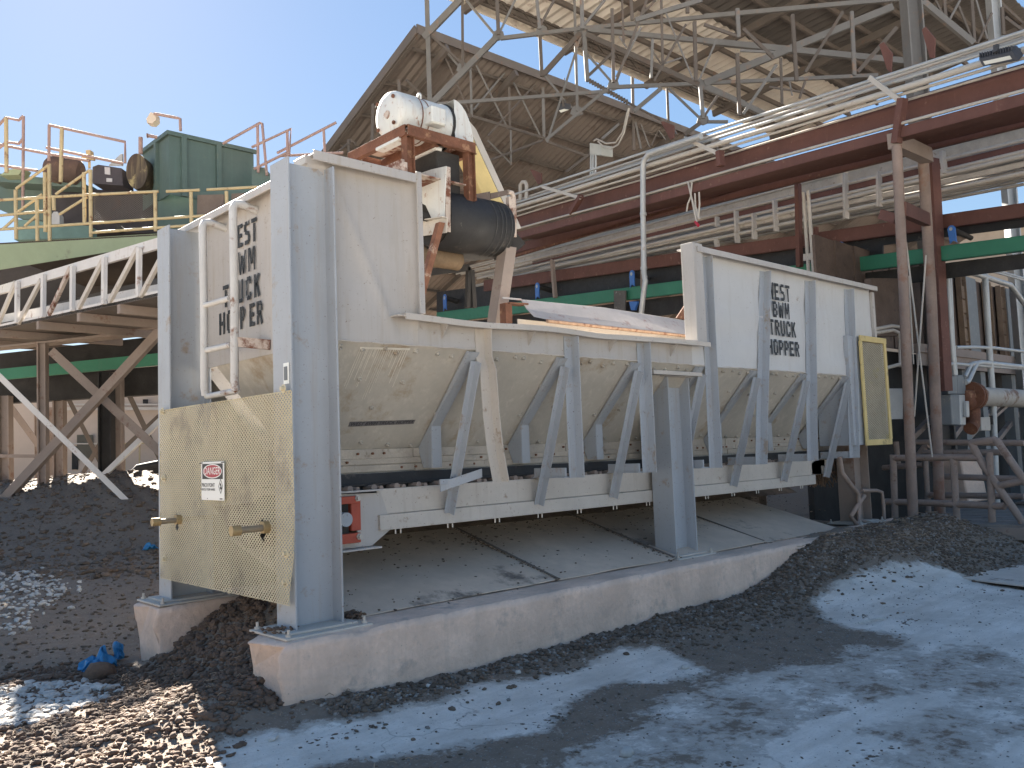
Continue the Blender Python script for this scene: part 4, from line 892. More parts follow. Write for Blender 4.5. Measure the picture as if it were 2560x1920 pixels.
rails([[(110,752),(345,582)],[(385,790),(620,622)],[(110,922),(290,790)],[(410,930),(600,810)],[(20,1030),(110,950)],[(170,1010),(260,930)]], yrail, 'stair_rail', .026)
for x, a, b in ((255,825,1112),(340,580,1112),(310,640,1050),(625,620,1085),(580,640,990),(1072,775,1045),(1320,775,1030),(1565,770,940),(108,760,1100),(370,800,900)):
    MB().tube([g(x,a),g(x+4,b)], .034, 8).build('handrail_post', yrail, pf)
prust = M('pinkish_rusty_rail', (.36,.24,.21), .7, var=.15, scale=4, spots=(.5,.42,.32), amount=.2, sscale=6)
rails([[(340,312),(865,428),(865,575)],[(320,467),(850,577)],[(-40,440),(330,510),(620,560)],[(-40,585),(260,628)],[(-40,345),(40,260),(130,278),(162,248)],[(-30,490),(45,428),(130,440),(160,405)],[(340,310),(338,560)],[(162,250),(158,900)]], prust, 'upper_rail', .028, 17)
rails([[(42,262),(45,640)],[(428,330),(420,705)]], yrail, 'upper_rail_post', .038, 17)
rails([[(1540,440),(1800,295),(1812,300),(1845,660)],[(1780,300),(1785,640)],[(1740,465),(2012,338),(1998,520)],[(1985,345),(1988,510)],[(1755,615),(1985,502)]], prust, 'upper_rail', .028, 17.5)
MB().tube([at(z1(1915,505),dep=18.5),at(z2(445,335),dep=18.5)],.03,8).tube([at(z2(345,395),dep=18.5),at(z2(355,600),dep=18.5)],.03,8).tube([at(z2(-5,600),dep=18.5),at(z2(500,575),dep=18.5)],.03,8).build('upper_rail', prust, pf)
# wire panel, machine bodies
m = diamonds(MB(), lambda u, v: g(640,800)+(g(1062,775)-g(640,800))*(u/1.13)+(g(640,985)-g(640,800))*(v/.5)+CB*.05, 1.13, .5, .05, .036, .8)
wp = m.build('wire_panel', steelb, pf); so = wp.modifiers.new('t','SOLIDIFY'); so.thickness = .006
brown = M('brown_machine', (.10,.07,.06), .8, var=.25, scale=3, spots=(.2,.14,.09), amount=.3, sscale=4)
MB().prism([g(-60,640,18),g(560,700,18),g(560,735,18),g(-60,700,18)], CB*1.5).prism([g(-60,700,18.5),g(640,735,18.5),g(640,1000,18.5),g(150,960,18.5),g(-60,870,18.5)], CB*.3).build('upper_deck', tankg, pf)
MB().prism([g(360,740,18.2),g(1090,780,18.2),g(1090,1060,18.2),g(360,1040,18.2)], CB*.5).build('machine_body', M('dark_machine', (.05,.045,.05), .8, var=.2), pf)
MB().prism([g(100,960,17.2),g(620,1010,17.2),g(620,1090,17.2),g(100,1105,17.2)], CB*.3).build('panel', M('pale_teal_panel', (.17,.27,.24), .7, var=.15, scale=2), pf)
m = MB().prism([gl(60,615,17.5),gl(205,600,17.5),gl(165,660,17.5),gl(0,665,17.5)], CB*.3); m.build('hood', ltgreen, pf)
MB().prism([gl(455,1010),gl(475,985),gl(505,985),gl(525,1015),gl(525,1095),gl(455,1095)], CB*.15).build('bearing', M('pale_bearing', (.4,.4,.4), .6), pf)
MB().prism([gl(1020,1100),gl(1040,1095),gl(1080,1120),gl(1085,1160),gl(1040,1170),gl(1015,1140)], CB*.1).build('wheel', dark, pf)
dm = thing('drive_motor', tuple(g(430,650,17.6)), 'brown domed motor on the upper deck left of the dark box', 'motor')
c0 = g(330,610,17.6); c1 = g(560,640,17.6)
MB().tube([c0,c0+(c1-c0)*.12,c0+(c1-c0)*.45,c0+(c1-c0)*.5,c0+(c1-c0)*.9,c1],[.2,.27,.29,.24,.27,.2],18).build('motor_body', brown, dm)
MB().prism([g(330,690,17.6),g(560,700,17.6),g(560,740,17.6),g(330,730,17.6)], CB*.4).build('motor_base', tankg, dm)
bx = thing('control_box', tuple(g(740,660,17.4)), 'dark box with white notices beside the dark splattered drum on the platform', 'box')
MB().prism([g(640,600,17.4),g(680,585,17.4),g(840,610,17.4),g(850,730,17.4),g(640,715,17.4)], CB*.5).build('casing', M('dark_slate', (.055,.05,.06), .7, var=.15), bx)
MB().prism([g(722,600,17.38),g(760,605,17.38),g(762,655,17.38),g(724,650,17.38)], CB*.01).prism([g(735,678,17.38),g(775,680,17.38),g(775,705,17.38),g(735,703,17.38)], CB*.01).build('notice', M('faded_notice', (.45,.45,.47), .6), bx)
MB().prism([g(750,590,17.6),g(835,510,17.6),g(845,510,17.6),g(845,590,17.6)], CB*.05).build('side_arm', galv, bx)
dr_ = thing('splattered_drum', tuple(g(940,640,17.2)), 'round brown drum splattered with yellow grease beside the green tank', 'drum')
cc = g(945,630,17.2); m = MB(); m.prism([cc+CR*(.21*math.cos(t))+V((0,0,.36*math.sin(t))) for t in [k*math.pi/14 for k in range(28)]], CB*.4)
m.build('drum_shell', M('greasy_drum', (.07,.05,.035), .6, var=.3, scale=4, spots=(.34,.27,.13), amount=.30, sscale=2.4, streak=(.36,.29,.15), sam=.5), dr_)
MB().tube([g(972,395,17.2),g(972,510,17.2)], .04, 8).build('stub_pipe', prust, dr_)
# work light on a post
wl = thing('work_light', tuple(g(608,620,17.3)), 'small square yellowish work light on a short post above the dark box', 'lamp')
MB().prism([g(592,485,17.3),g(622,482,17.3),g(625,520,17.3),g(595,518,17.3)], CB*.15).build('head', yrail, wl)
MB().bar(g(570,535,17.3), g(655,545,17.3), .07).bar(g(618,540,17.3), g(618,610,17.3), .05).build('bracket', yrail, wl)
# green tank
TC = at(z1(1168,372), dep=17); zbot = at(z1(1168,800), dep=17).z
TR = at(z1(1752,472), y=TC.y); TL = at(z1(985,488), x=TC.x)
tk_ = thing('green_tank', (TC.x,TC.y,zbot), 'large dark green steel box tank with ribs on the upper left platform', 'tank')
MB().prism([(TC.x,TC.y,TC.z),(TC.x,TL.y,TC.z),(TC.x,TL.y,zbot),(TC.x,TC.y,zbot)], (.02,0,0)).prism([(TC.x+.02,TC.y,TC.z),(TR.x,TC.y,TC.z),(TR.x,TC.y,zbot),(TC.x+.02,TC.y,zbot)], (0,.02,0)).box(TR.x-.02,TR.x,TC.y+.02,TL.y,zbot,TC.z).build('shell', tankg, tk_)
MB().box(TC.x-.06,TR.x+.05,TC.y-.06,TC.y,TC.z-.03,TC.z+.05).box(TC.x-.06,TC.x,TC.y,TL.y,TC.z-.03,TC.z+.05).build('rim', tankg, tk_)
m = MB()
for px in (1265,1505):
    x = at(z1(px,500), y=TC.y).x; MB().box(x-.05,x+.05,TC.y-.07,TC.y-.0,zbot,TC.z-.03).build('rib', tankg, tk_)
y_ = at(z1(1092,500), x=TC.x).y; m.box(TC.x-.07,TC.x,y_-.05,y_+.05,zbot,TC.z-.03)
m.build('rib', tankg, tk_)
MB().prism([g(1090,790,17.3),g(1880,745,17.3),g(1880,1050,17.3),g(1090,1040,17.3)], CB*.4).build('lower_body', tankg, tk_)
m = MB()
for p in ([(1365,795),(1545,790),(1545,935),(1360,940)],[(1600,785),(1750,778),(1750,930),(1600,935)]): m.prism([g(*q,17.2) for q in p], CB*.05)
m.build('brown_panel', M('brown_panel', (.20,.15,.12), .8, var=.15, scale=2), tk_)
MB().prism([g(1740,600,17.6),g(1830,605,17.6),g(1870,660,17.6),g(1870,780,17.6),g(1740,780,17.6)], CB*.3).build('end_box', tankg, tk_)
lm = thing('street_lamp', tuple(g(1247,350,17)), 'dusty lamp on a bent arm standing on top of the green tank', 'lamp')
MB().tube([g(1248,352,17.1),g(1245,268,17.1),g(1225,262,17.1),g(1065,232,17.1)], .03, 8).build('lamp_arm', prust, lm)
MB().prism([g(1040,222,17.1),g(1075,232,17.1),g(1078,275,17.1),g(1050,300,17.1),g(1015,295,17.1),g(1012,268,17.1)], CB*.2).build('lamp_head', M('cream_lamp', (.6,.5,.4), .6), lm)
sm = thing('small_spout', tuple(g(1050,388,17)), 'little rusty spout sticking out from the left rim of the green tank', 'spout'); MB().tube([g(1022,384,16.9),g(1085,396,17)], .035, 8).tube([g(1022,384,16.9),g(1018,384,16.9)], .05, 8).build('spout_pipe', prust, sm)
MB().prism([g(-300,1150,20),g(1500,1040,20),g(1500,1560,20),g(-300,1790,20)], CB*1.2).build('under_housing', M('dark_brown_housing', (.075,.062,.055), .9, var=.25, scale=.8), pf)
# white gallery truss
dW = ray((-1250,1078)); P0 = at((394,732), dep=12.5); nW = V((dW.y,-dW.x,0)).normalized()
if nW.dot(CF) < 0: nW = -nW
fW = on(P0, nW)
gt = thing('gallery_truss', tuple(P0), 'white riveted lattice girder of an inclined conveyor gallery left of the hopper', 'truss')
def pw(zf, a, b, w, name, m_, off=0, t=.06):
    A_, B_ = fW(zf(*a))+nW*off, fW(zf(*b))+nW*off; s = w*depth_of(A_)/FPX
    up = V((0,0,1)) if abs((B_-A_).normalized().z) < .8 else dW
    dd_ = (B_-A_).normalized(); side = dd_.cross(nW).normalized()
    return MB().prism([A_+side*s/2,B_+side*s/2,B_-side*s/2,A_-side*s/2], nW*t).build(name, m_, gt)
pw(z1,(-700,1655),(1300,1065),17,'chord',wsteel); pw(z5,(-700,470),(1300,45),9,'chord',wsteel); pw(z5,(-700,381),(1300,-13),16,'side_plate',wsteel,.25,.03)
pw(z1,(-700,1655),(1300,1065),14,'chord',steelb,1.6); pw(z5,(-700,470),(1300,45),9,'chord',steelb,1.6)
for a in ((137,1395),(318,1345),(520,1290),(740,1228),(980,1160),(-60,1440),(1200,1100)):
    b = (a[0]-3, 470-(a[0]+700)*.2125+1382.5+6)
    pw(z1,a,b,14,'post',wsteel,-.07,.06)
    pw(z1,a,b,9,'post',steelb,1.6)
for a, b in (((115,1400),(-5,1690)),((290,1385),(140,1680)),((495,1300),(350,1620)),((722,1238),(555,1575)),((960,1165),(770,1530)),((1180,1120),(985,1495)),((-80,1460),(-200,1700))):
    pw(z1,a,(b[0]-3,b[1]+0),13,'diagonal',frame if a[0] != 495 else rustp,-.04,.05)
m = MB(); a = fW(z5(-700,470)); b = fW(z5(1300,45)); m.prism([a,b,b+nW*1.7,a+nW*1.7], (0,0,-.05)); m.build('gallery_floor', steelb, gt)
a = fW(z1(-700,1655)); b = fW(z1(1300,1065)); MB().prism([a+nW*1.7,b+nW*1.7,fW(z5(1300,45))+nW*1.7,fW(z5(-700,470))+nW*1.7], nW*.05).build('back_sheeting', bentm, gt)
for k in range(6):
    p = fW(z5(-300+k*280,470-(k*280-300+700)*.2125)); MB().bar(p-V((0,0,.12)), p+nW*2.4-V((0,0,.12)), .10, .14).build('cross_beam', bentm, gt)
# support bent with crossed braces
b5 = lambda a, b, dd: at(z5(a,b), dep=dd)
bt = thing('support_bent', tuple(b5(500,1500,17)), 'braced brown steel legs carrying the conveyors at the left', 'trestle')
for x0, x1, y0, y1, dd, mm in ((265,325,440,1640,17,bentm),(375,447,700,1640,19,bentm),(690,780,640,1640,18,dark),(785,848,640,1640,18.6,bentm),(0,75,800,1640,18.6,bentm),(240,270,900,1560,24,bentm),(330,380,880,1560,24,bentm)):  # dark leg: unlit side of one post, its shade put into the colour
    a, b = b5((x0+x1)/2,y0,dd), b5((x0+x1)/2+6,y1,dd); w = (x1-x0)/2.765*dd/FPX
    MB().hsec(b, a, w, w*.8, .03, CR, CB).build('leg', mm, bt)
for a, b, w, dd, mm in (((-40,660),(1010,1690),40,15.5,wsteel),((-60,1640),(1130,355),58,16,bentm),((330,510),(1140,1262),60,16.4,bentm),((570,1510),(1130,968),36,16.8,wsteel),((455,820),(690,1290),30,20,steelb),((865,780),(1130,1330),34,20,steelb),((1120,900),(500,1470),36,20.5,steelb),((-20,790),(280,1200),44,20,bentm),((-20,1228),(270,1230),24,18.5,bentm),((690,1100),(560,1330),30,20,steelb)):
    p, q = b5(*a,dd), b5(*b,dd); s = w/2.765*dd/FPX; MB().ang(p, q, s, .012, (q-p).normalized().cross(CB).normalized(), CB).build('brace', mm, bt)
for y0, y1, dd in ((250,330,18),(330,440,19),(440,470,17)):
    p, q = b5(-150,y0+30,dd), b5(1250,y0-120,dd); MB().prism([p,q,b5(1250,y1-130,dd),b5(-150,y1+10,dd)], CB*.4).build('cap_beam', bentm, bt)
sb = MB().prism([b5(-100,700,18.8),b5(1250,580,18.8),b5(1250,780,18.8),b5(-100,860,18.8)], CB*.3).build('dark_beam', dark, bt)  # black band below the green stringer, where the belt runs
gs = thing('belt_conveyor', tuple(b5(300,640,18)), 'green-sided conveyor passing behind the brown legs at the left', 'conveyor')
MB().prism([b5(-100,625,18),b5(1250,490,18),b5(1250,572,18),b5(-100,700,18)], CB*.1).build('stringer', green, gs)
MB().prism([b5(-100,520,18.6),b5(1250,370,18.6),b5(1250,500,18.6),b5(-100,640,18.6)], CB*.1).build('belt_cover', dark, gs)
# far building
fb = thing('far_building', tuple(at(z5(700,1250), dep=34)), 'plain tan building with a dark window far behind the braced legs', 'building')
w5 = lambda a, b: at(z5(a,b), dep=34)
wl0, wl1 = w5(-300,1290), w5(2200,1330); wl0.z = 0; wl1.z = 0; H_ = V((0,0,w5(700,560).z))
MB().prism([wl0,wl1,wl1+H_,wl0+H_], CB*6).build('wall', wall_t, fb)
def win(a, b, c, d): return MB().prism([w5(a,c)-CB*.04,w5(b,c)-CB*.04,w5(b,d)-CB*.04,w5(a,d)-CB*.04], CB*.03)
wn = win(535,645,1070,1245).build('window', M('dark_window', (.02,.03,.03), .2, var=.2), fb)
win(500,540,1150,1310).build('doorway', dark, fb)
m = MB(); 
for c, d in ((856,866),(880,900),(1128,1136)): m.prism([w5(450,c)-CB*.1,w5(1150,c)-CB*.1,w5(1150,d)-CB*.1,w5(450,d)-CB*.1], CB*.06)
m.build('wall_pipe', frame, fb)
m = win(990,1025,825,858); m.build('wall_fitting', dark, fb)
m = MB()
for x in (870,950,1050): m.prism([w5(x,1130)-CB*1.2,w5(x+8,1130)-CB*1.2,w5(x+8,1350)-CB*1.2,w5(x,1350)-CB*1.2], CB*.05)
m.prism([w5(850,1128)-CB*1.2,w5(1150,1128)-CB*1.2,w5(1150,1136)-CB*1.2,w5(850,1136)-CB*1.2], CB*.05)
fr_ = m.build('yard_fence', yrail, None); tag(fr_, 'thin rusty yellow railing in front of the tan building', 'railing')
# black hoses on the mound
hs = MB()
for k in range(4): hs.tube([b5(870+k*12,1500,20),b5(880,1420-k*12,20),b5(960,1345-k*14,20),b5(1120,1320-k*16,20)], .11, 8)
tag(hs.build('black_hose', rubber, None), 'heap of thick black hoses on the dark mound beside the guard', 'hose')
# ================================================================== RIGHT BACKGROUND
Yw = at((2361,876), dep=17).y
fw_ = lambda p: at(p, y=Yw)
sw_ = thing('boarded_wall', (fw_((2361,876)).x,Yw,0), 'dark brown boarded bin wall with tan slotted ribs behind the rusty pipe legs', 'wall')
x0 = fw_((2150,800)).x-1; x1 = x0+14; zc_ = fw_((2361,880)).z; zt_ = fw_((2361,668)).z
m = MB()
nb = 60
for k in range(nb):
    xa = x0+(x1-x0)*k/nb; m.box(xa,xa+(x1-x0)/nb-.012,Yw+.2+.012*(k%3),Yw+.25,zc_,zt_)
m.build('boarding', slatw, sw_)
for k, px in enumerate((2386,2424,2486,2520,2560,2600)):
    xc = fw_((px,800)).x; m = MB().box(xc-.13,xc+.13,Yw+.14,Yw+.17,zc_,zt_)
    for q in range(int((zt_-zc_)/.3)): m.box(xc-.13,xc+.13,Yw+.10,Yw+.14,zc_+.02+q*.3,zc_+.3*q+.285)
    m.box(xc-.15,xc-.13,Yw+.06,Yw+.17,zc_,zt_); m.box(xc+.13,xc+.15,Yw+.06,Yw+.17,zc_,zt_)
    m.build('rib', ribw, sw_)
for px in (2450,2545): 
    xc = fw_((px,800)).x; MB().box(xc-.28,xc+.28,Yw+.12,Yw+.19,zc_,zt_).build('steel_panel', ebox, sw_)
xs0 = fw_((2290,800)).x
MB().box(xs0,x1,Yw-.02,Yw+.14,zc_-.06,zc_+.10).box(xs0,x1,Yw+.02,Yw+.05,zc_-.30,zc_-.06).build('channel', bentm, sw_)
MB().box(x0,x1,Yw+.5,Yw+.6,0,zc_).build('back_panel', dark, sw_)
m = MB()
for px in (2430,2475,2550,2640): 
    xc = fw_((px,1000)).x; m.box(xc-.14,xc+.14,Yw+.1,Yw+.3,0,zc_-.3)
m.build('leg', ebox, sw_)
m = MB()
for pa, pb in (((2360,1160),(2480,990)),((2480,1150),(2600,990)),((2300,1100),(2400,1000)),((2440,1100),(2520,1010))):
    a, b = fw_(pa), fw_(pb); m.bar(a+V((0,.2,0)), b+V((0,.2,0)), .10, .1)
m.build('brace', bentm, sw_)
# grey panel left of the legs
p_ = lambda a, b: at(zrt(a,b), y=Yw-.6)
MB().prism([p_(215,1195),p_(350,1195),p_(350,1470),p_(240,1470)], (0,.2,0)).build('grey_panel', galv, sw_)
MB().prism([p_(60,200),p_(320,200),p_(330,720),p_(80,720)], (0,.1,0)).build('rusty_panel', slatw, sw_)
for pts in ([(-60,690),(100,660),(250,630),(320,640)],[(-60,710),(130,690),(260,668),(310,690),(325,760),(330,1000)],[(200,1010),(330,975)]):
    MB().tube([p_(*q) for q in pts], .03, 8).build('pipe', pipem, sw_)
# pale shed far beyond the pipe rack
fs_p = lambda a, b: at((a,b), dep=70)
fsd = thing('far_shed', tuple(fs_p(2500,800)), 'pale tan metal shed far off, glimpsed beneath the pipes at the right edge', 'building')
q0, q1 = fs_p(1750,800), fs_p(2900,800); q0.z = 0; q1.z = 0; hh_ = V((0,0,fs_p(2400,480).z)); hn = V((0,0,fs_p(2400,560).z))
MB().prism([q0,q1,q1+hn,q0+hn], CB*.3).build('wall', M('far_tan_sheet', (.40,.33,.26), .9, var=.15, scale=.3), fsd)
MB().prism([q0+hn-CB*1,q1+hn-CB*1,q1+hh_+CB*9,q0+hh_+CB*9], (0,0,.2)).build('roof', MATS['far_tan_sheet'], fsd)
# electrical gear
fe_ = lambda p: at(p, y=Yw-1.2)
eb = thing('electrical_box', tuple(fe_(zrt(840,1160))), 'grey electrical enclosure with a tall switch box below, right of the rusty pipe legs', 'electrical box')
k_ = lambda a, b: fe_(zrt(a,b))
MB().prism([k_(840,1075),k_(918,1075),k_(918,1245),k_(845,1245)], (-.02,.25,0)).prism([k_(745,1085),k_(840,1075),k_(845,1245),k_(762,1245)], (0,.02,0)).build('upper_enclosure', ebox, eb, .01)
MB().prism([k_(780,1250),k_(860,1248),k_(868,1525),k_(795,1520)], (0,.2,0)).build('lower_enclosure', ebox, eb, .01)
MB().prism([k_(862,1250),k_(912,1250),k_(920,1525),k_(872,1525)], (0,.2,0)).build('side_cover', galv, eb, .01)
MB().prism([k_(890,1310),k_(915,1310),k_(918,1455),k_(895,1455)], (0,-.06,0)).build('switch_handle', galv, eb, .01)
for pts, r in (([(755,190),(785,760),(815,1075)],.035),([(775,190),(800,760),(828,1075)],.035),([(910,1140),(935,1130),(1010,970),(1060,962),(1460,1005)],.05),([(905,1090),(965,975),(1000,968)],.04),([(745,1090),(742,1000),(760,975),(800,972),(1460,1020)],.028),([(830,825),(1000,822),(1180,830),(1460,865)],.03),([(970,150),(1320,262),(1460,450)],.05)):
    MB().tube([k_(*q) for q in pts], r, 8).build('conduit', galv, eb)
tw = MB(); 
for q in range(2): tw.tube([k_(1120,110+q*20),k_(1460,205+q*18)], .02, 6)
for q in range(12): tw.tube([k_(1120+q*28,112+q*8),k_(1134+q*28,138+q*8)], .012, 5)
tw.build('cable_tray', galv, eb)
sb_ = thing('switch_box', tuple(k_(1100,1510)), 'small white junction box on the thin pale post at the right', 'electrical box')
MB().prism([k_(1055,1455),k_(1138,1450),k_(1145,1575),k_(1062,1575)], (0,.15,0)).build('casing', pipem, sb_, .01)
MB().tube([k_(1145,1440),k_(1150,1520)], .03, 8).build('plug', dark, sb_)
tp = thing('pipe_post', tuple(k_(1175,1640)), 'thin pale pipe post standing in front of the boarded wall', 'post')
MB().tube([k_(1090,140),k_(1130,850),k_(1160,1250)], .055, 10).tube([k_(1165,1330),k_(1185,1900),k_(1200,2250)], .055, 10).build('post', galv, tp)
MB().bar(k_(1175,1450), k_(1310,1330), .05).build('knee_brace', bentm, tp)
pp = thing('process_pipe', tuple(k_(1200,1270)), 'thick pale horizontal pipe with a flange and a rusty elbow, right of the grey enclosure', 'pipe')
MB().tube([k_(985,1265),k_(1500,1290)], .17, 16).build('pipe_run', M('stained_pipe', (.40,.37,.33), .75, var=.12, scale=3, spots=(.2,.12,.08), amount=.42, sscale=2.5), pp)
MB().tube([k_(950,1262),k_(962,1263)], .24, 18).tube([k_(970,1264),k_(985,1265)], .24, 18).build('flange', rust, pp)
MB().tube([k_(950,1262),k_(925,1265),k_(930,1300),k_(975,1340),k_(985,1400),k_(985,1520),k_(960,1560)], .11, 14).build('elbow', rust, pp)
# handrails by the steps
R0 = at((2234,1330), z=.15); R1 = at((2386,1340), z=.15); dR = (R1-R0); dR.z = 0; nR = V((dR.y,-dR.x,0)).normalized()
fR = on(R0, nR); 
if nR.dot(CF) < 0: nR = -nR
kb = lambda a, b: zrb(a,b)
hr = thing('handrail', tuple(R0), 'nearer dusty brown pipe handrail with a sloping stair rail, by the rusty pipe legs', 'handrail')
rr_ = .033*depth_of(R0)/12.3*1.0+.004
for pts in ([(268,350),(820,345),(1050,350)],[(200,752),(620,765),(1300,795)],[(990,215),(1010,250),(1100,420),(1475,960)],[(990,225),(1010,205),(1205,180),(1225,190),(1500,590)],[(1250,605),(1475,560)]):
    MB().tube([fR(kb(*p)) for p in pts], .05, 10).build('rail', dustrail, hr)
for pts in ([(268,320),(290,1000)],[(820,340),(868,1080)],[(1155,300),(1185,990)]):
    MB().tube([fR(kb(*p)) for p in pts]+[fR(kb(*pts[1]))-V((0,0,.25))], .05, 10).build('post', dustrail, hr)
f2_ = on(R0+nR*1.5, nR)
hr2 = thing('handrail', tuple(R0+nR*1.5), 'farther dusty pipe handrail behind the rusty pipe legs', 'handrail')
for pts in ([(550,300),(1270,298)],[(180,440),(545,412)],[(590,690),(1480,705)],[(690,520),(1480,545)],[(470,205),(1480,212)],[(505,320),(560,245),(600,235)]):
    MB().tube([f2_(kb(*p)) for p in pts], .05, 10).build('rail', dustrail, hr2)
for pts in ([(560,260),(600,950)],[(295,200),(315,400)]):
    MB().tube([f2_(kb(*p)) for p in pts], .045, 10).build('post', dustrail, hr2)
# planked landing
a0, a1 = at(zrb(770,985), z=.33), at(zrb(1600,1000), z=.33)
dA = (a1-a0); dA.z = 0; nA = V((dA.y,-dA.x,0)).normalized(); nA = nA if nA.dot(CF) > 0 else -nA
ld = thing('landing', tuple(a0), 'low planked landing with a dark edge beam behind the handrails', 'landing')
m = MB()
for k in range(14):
    s_ = nA*(.05+k*.2); m.prism([a0-dA*.45+s_, a1+dA*1+s_, a1+dA*1+s_+nA*.185, a0-dA*.45+s_+nA*.185], (0,0,.04+.006*(k%3)))
m.build('plank', M('grey_planks', (.22,.20,.185), .9, var=.25, scale=2, spots=(.12,.1,.09), amount=.3, sscale=3), ld)
MB().prism([a0-dA*.1,a1+dA*1,a1+dA*1+nA*.05,a0-dA*.1+nA*.05], (0,0,-.16)).build('edge_beam', bentm, ld)
c0, c1, c2, c3 = (at(zrb(*p), z=.22) for p in ((505,1060),(765,1010),(770,970),(510,985)))
tag(MB().prism([c0,c1,c2,c3], (0,0,-.16)).build('step_block', concrete, None, .01), 'small concrete step block at the foot of the rusty pipe legs', 'concrete block')
# concrete cone footing behind
f3_ = on(R0+nR*2.4, nR)
tag(MB().prism([f3_(kb(*p)) for p in ((700,360),(890,370),(965,760),(700,760))], nR*.6).build('footing', concrete, None, .02), 'tapered concrete footing behind the farther handrail', 'footing')
# small bent pipes at the far hopper column
fp_ = lambda p: at(p, y=.36)
m = MB().tube([fp_(zrb(-20,650)), fp_(zrb(120,650)), fp_(zrb(165,665)), fp_(zrb(180,780)), fp_(zrb(192,1000)), fp_(zrb(215,1025)), fp_(zrb(400,985))], .024, 8)
tag(m.build('bent_pipe', dustrail, None), 'thin dusty pipe bent around the foot of the far hopper column', 'pipe')
m = MB().tube([fp_(r2(330,930)), fp_(r2(345,1025)), fp_(r2(400,1100)), fp_(r2(440,1145)), fp_(r2(445,1310)), fp_(r2(430,1330)), fp_(r2(395,1280)), fp_(r2(475,1160))], .03, 8).tube([fp_(r2(445,1300)), fp_(r2(550,1335))], .022, 8)
tag(m.build('conduit_loop', dustrail, None), 'dusty conduit dropping from the feeder end and looping at the kerb', 'conduit')
MB_ = MB()
for k in range(90):
    rr = random.Random(k); x = 8.35+rr.random()*.5; MB_.tube([V((x,.75+rr.random()*.3,1.32)), V((x+rr.uniform(-.03,.03),.75+rr.random()*.3,.95+rr.random()*.2))], .008, 4)
tag(MB_.build('hanging_fibre', M('straw_fibre', (.22,.15,.10), .95, var=.3), None), 'stringy brown plant fibre hanging from the far end of the feeder', 'debris', kind='stuff')
# ================================================================== GROUND
def Gp(px): 
    p = at(px, z=0); return (p.x, p.y)
PATCH = [[Gp(D(*p)) for p in pl] for pl in (
 [(400,1665),(520,1600),(640,1588),(780,1565),(930,1528),(1010,1492),(1120,1470),(1230,1452),(1330,1412),(1420,1400),(1530,1438),(1560,1450),(1440,1478),(1330,1478),(1270,1500),(1200,1560),(1215,1585),(1050,1600),(950,1625),(820,1640),(700,1670),(560,1700)],
 [(1745,1312),(1800,1290),(1890,1268),(1980,1252),(2072,1252),(2212,1272),(2300,1290),(2300,1460),(2200,1440),(2120,1400),(2050,1395),(2010,1450),(1960,1480),(1985,1420),(1930,1370),(1830,1362),(1790,1345)],
 [(1520,1680),(1620,1610),(1700,1560),(1800,1530),(1900,1500),(2000,1490),(2090,1470),(2100,1500),(2010,1560),(1900,1580),(1990,1600),(2020,1640),(1900,1640),(1800,1700)],
 [(2060,1700),(2100,1600),(2180,1560),(2260,1530),(2260,1700)])]
MID = [[Gp(D(*p)) for p in pl] for pl in ([(1400,1490),(1560,1450),(1750,1420),(1900,1380),(2300,1300),(2400,1500),(2400,1750),(900,1750),(1100,1640),(1350,1560)],)]
def pdist(pl, x, y):          # signed distance field on numpy arrays, positive inside
    ins = np.zeros_like(x, bool); dm = np.full_like(x, 1e9); n = len(pl)
    for i in range(n):
        ax, ay = pl[i]; bx_, by = pl[(i+1) % n]
        ex, ey = bx_-ax, by-ay; t = np.clip(((x-ax)*ex+(y-ay)*ey)/(ex*ex+ey*ey+1e-12), 0, 1)
        dm = np.minimum(dm, np.hypot(x-ax-t*ex, y-ay-t*ey))
        c = ((ay > y) != (by > y)); ins ^= c & (x < ex*(y-ay)/(ey+1e-12)+ax)
    return np.where(ins, dm, -dm)
def grow(a, b, s, e0, e1):
    mid = list(np.arange(a, b+1e-6, s)); lo = []; hi = []; st = s
    x = a
    while x > e0: st *= 1.35; x -= st; lo.append(x)
    st = s; x = b
    while x < e1: st *= 1.35; x += st; hi.append(x)
    return np.array(lo[::-1]+mid+hi)
gx = grow(-4.0, 11.5, .045, -900, 900); gy = grow(-5.0, 4.5, .045, -900, 900)
XX, YY = np.meshgrid(gx, gy)
nv = np.vectorize
near = (XX > -8) & (XX < 16) & (YY > -8) & (YY < 24)
N1 = np.zeros_like(XX); N2 = np.zeros_like(XX); N3 = np.zeros_like(XX)
idx = np.argwhere(near)
for i, j in idx:
    x, y = XX[i,j], YY[i,j]
    N1[i,j] = noise.fractal(V((x*.9,y*.9,0)), .9, 2.1, 4)
    N2[i,j] = noise.fractal(V((x*4.5,y*4.5,3)), .7, 2.1, 4)
    N3[i,j] = noise.noise(V((x*15,y*15,7)))
gs_ = lambda cx, cy, sx, sy: np.exp(-((XX-cx)/sx)**2-((YY-cy)/sy)**2)
sm = lambda a, b, v: np.clip((v-a)/(b-a), 0, 1)**2*(3-2*np.clip((v-a)/(b-a), 0, 1))
H = np.zeros_like(XX)
soil = np.zeros_like(XX)
between = sm(.1,.45,YY)*(1-sm(2.05,2.5,YY))*sm(-.3,.3,XX)
H += between*(.06+.42*sm(-.15,.85,XX))*(XX < 9)                       # spill between the kerbs
H += .16*gs_(-.15,.55,.5,.5)+.10*gs_(-.5,.2,.5,.35)
H += .05*gs_(-.9,-.2,1.0,.6)
back = sm(2.4,6.0,YY)*sm(-9,-3,XX)*(1-sm(3,9,XX)); H += .25*back*sm(3,8,YY)
dL = (XX-CAM.x)*CF.x+(YY-CAM.y)*CF.y; lat = (XX-CAM.x)*CR.x+(YY-CAM.y)*CR.y
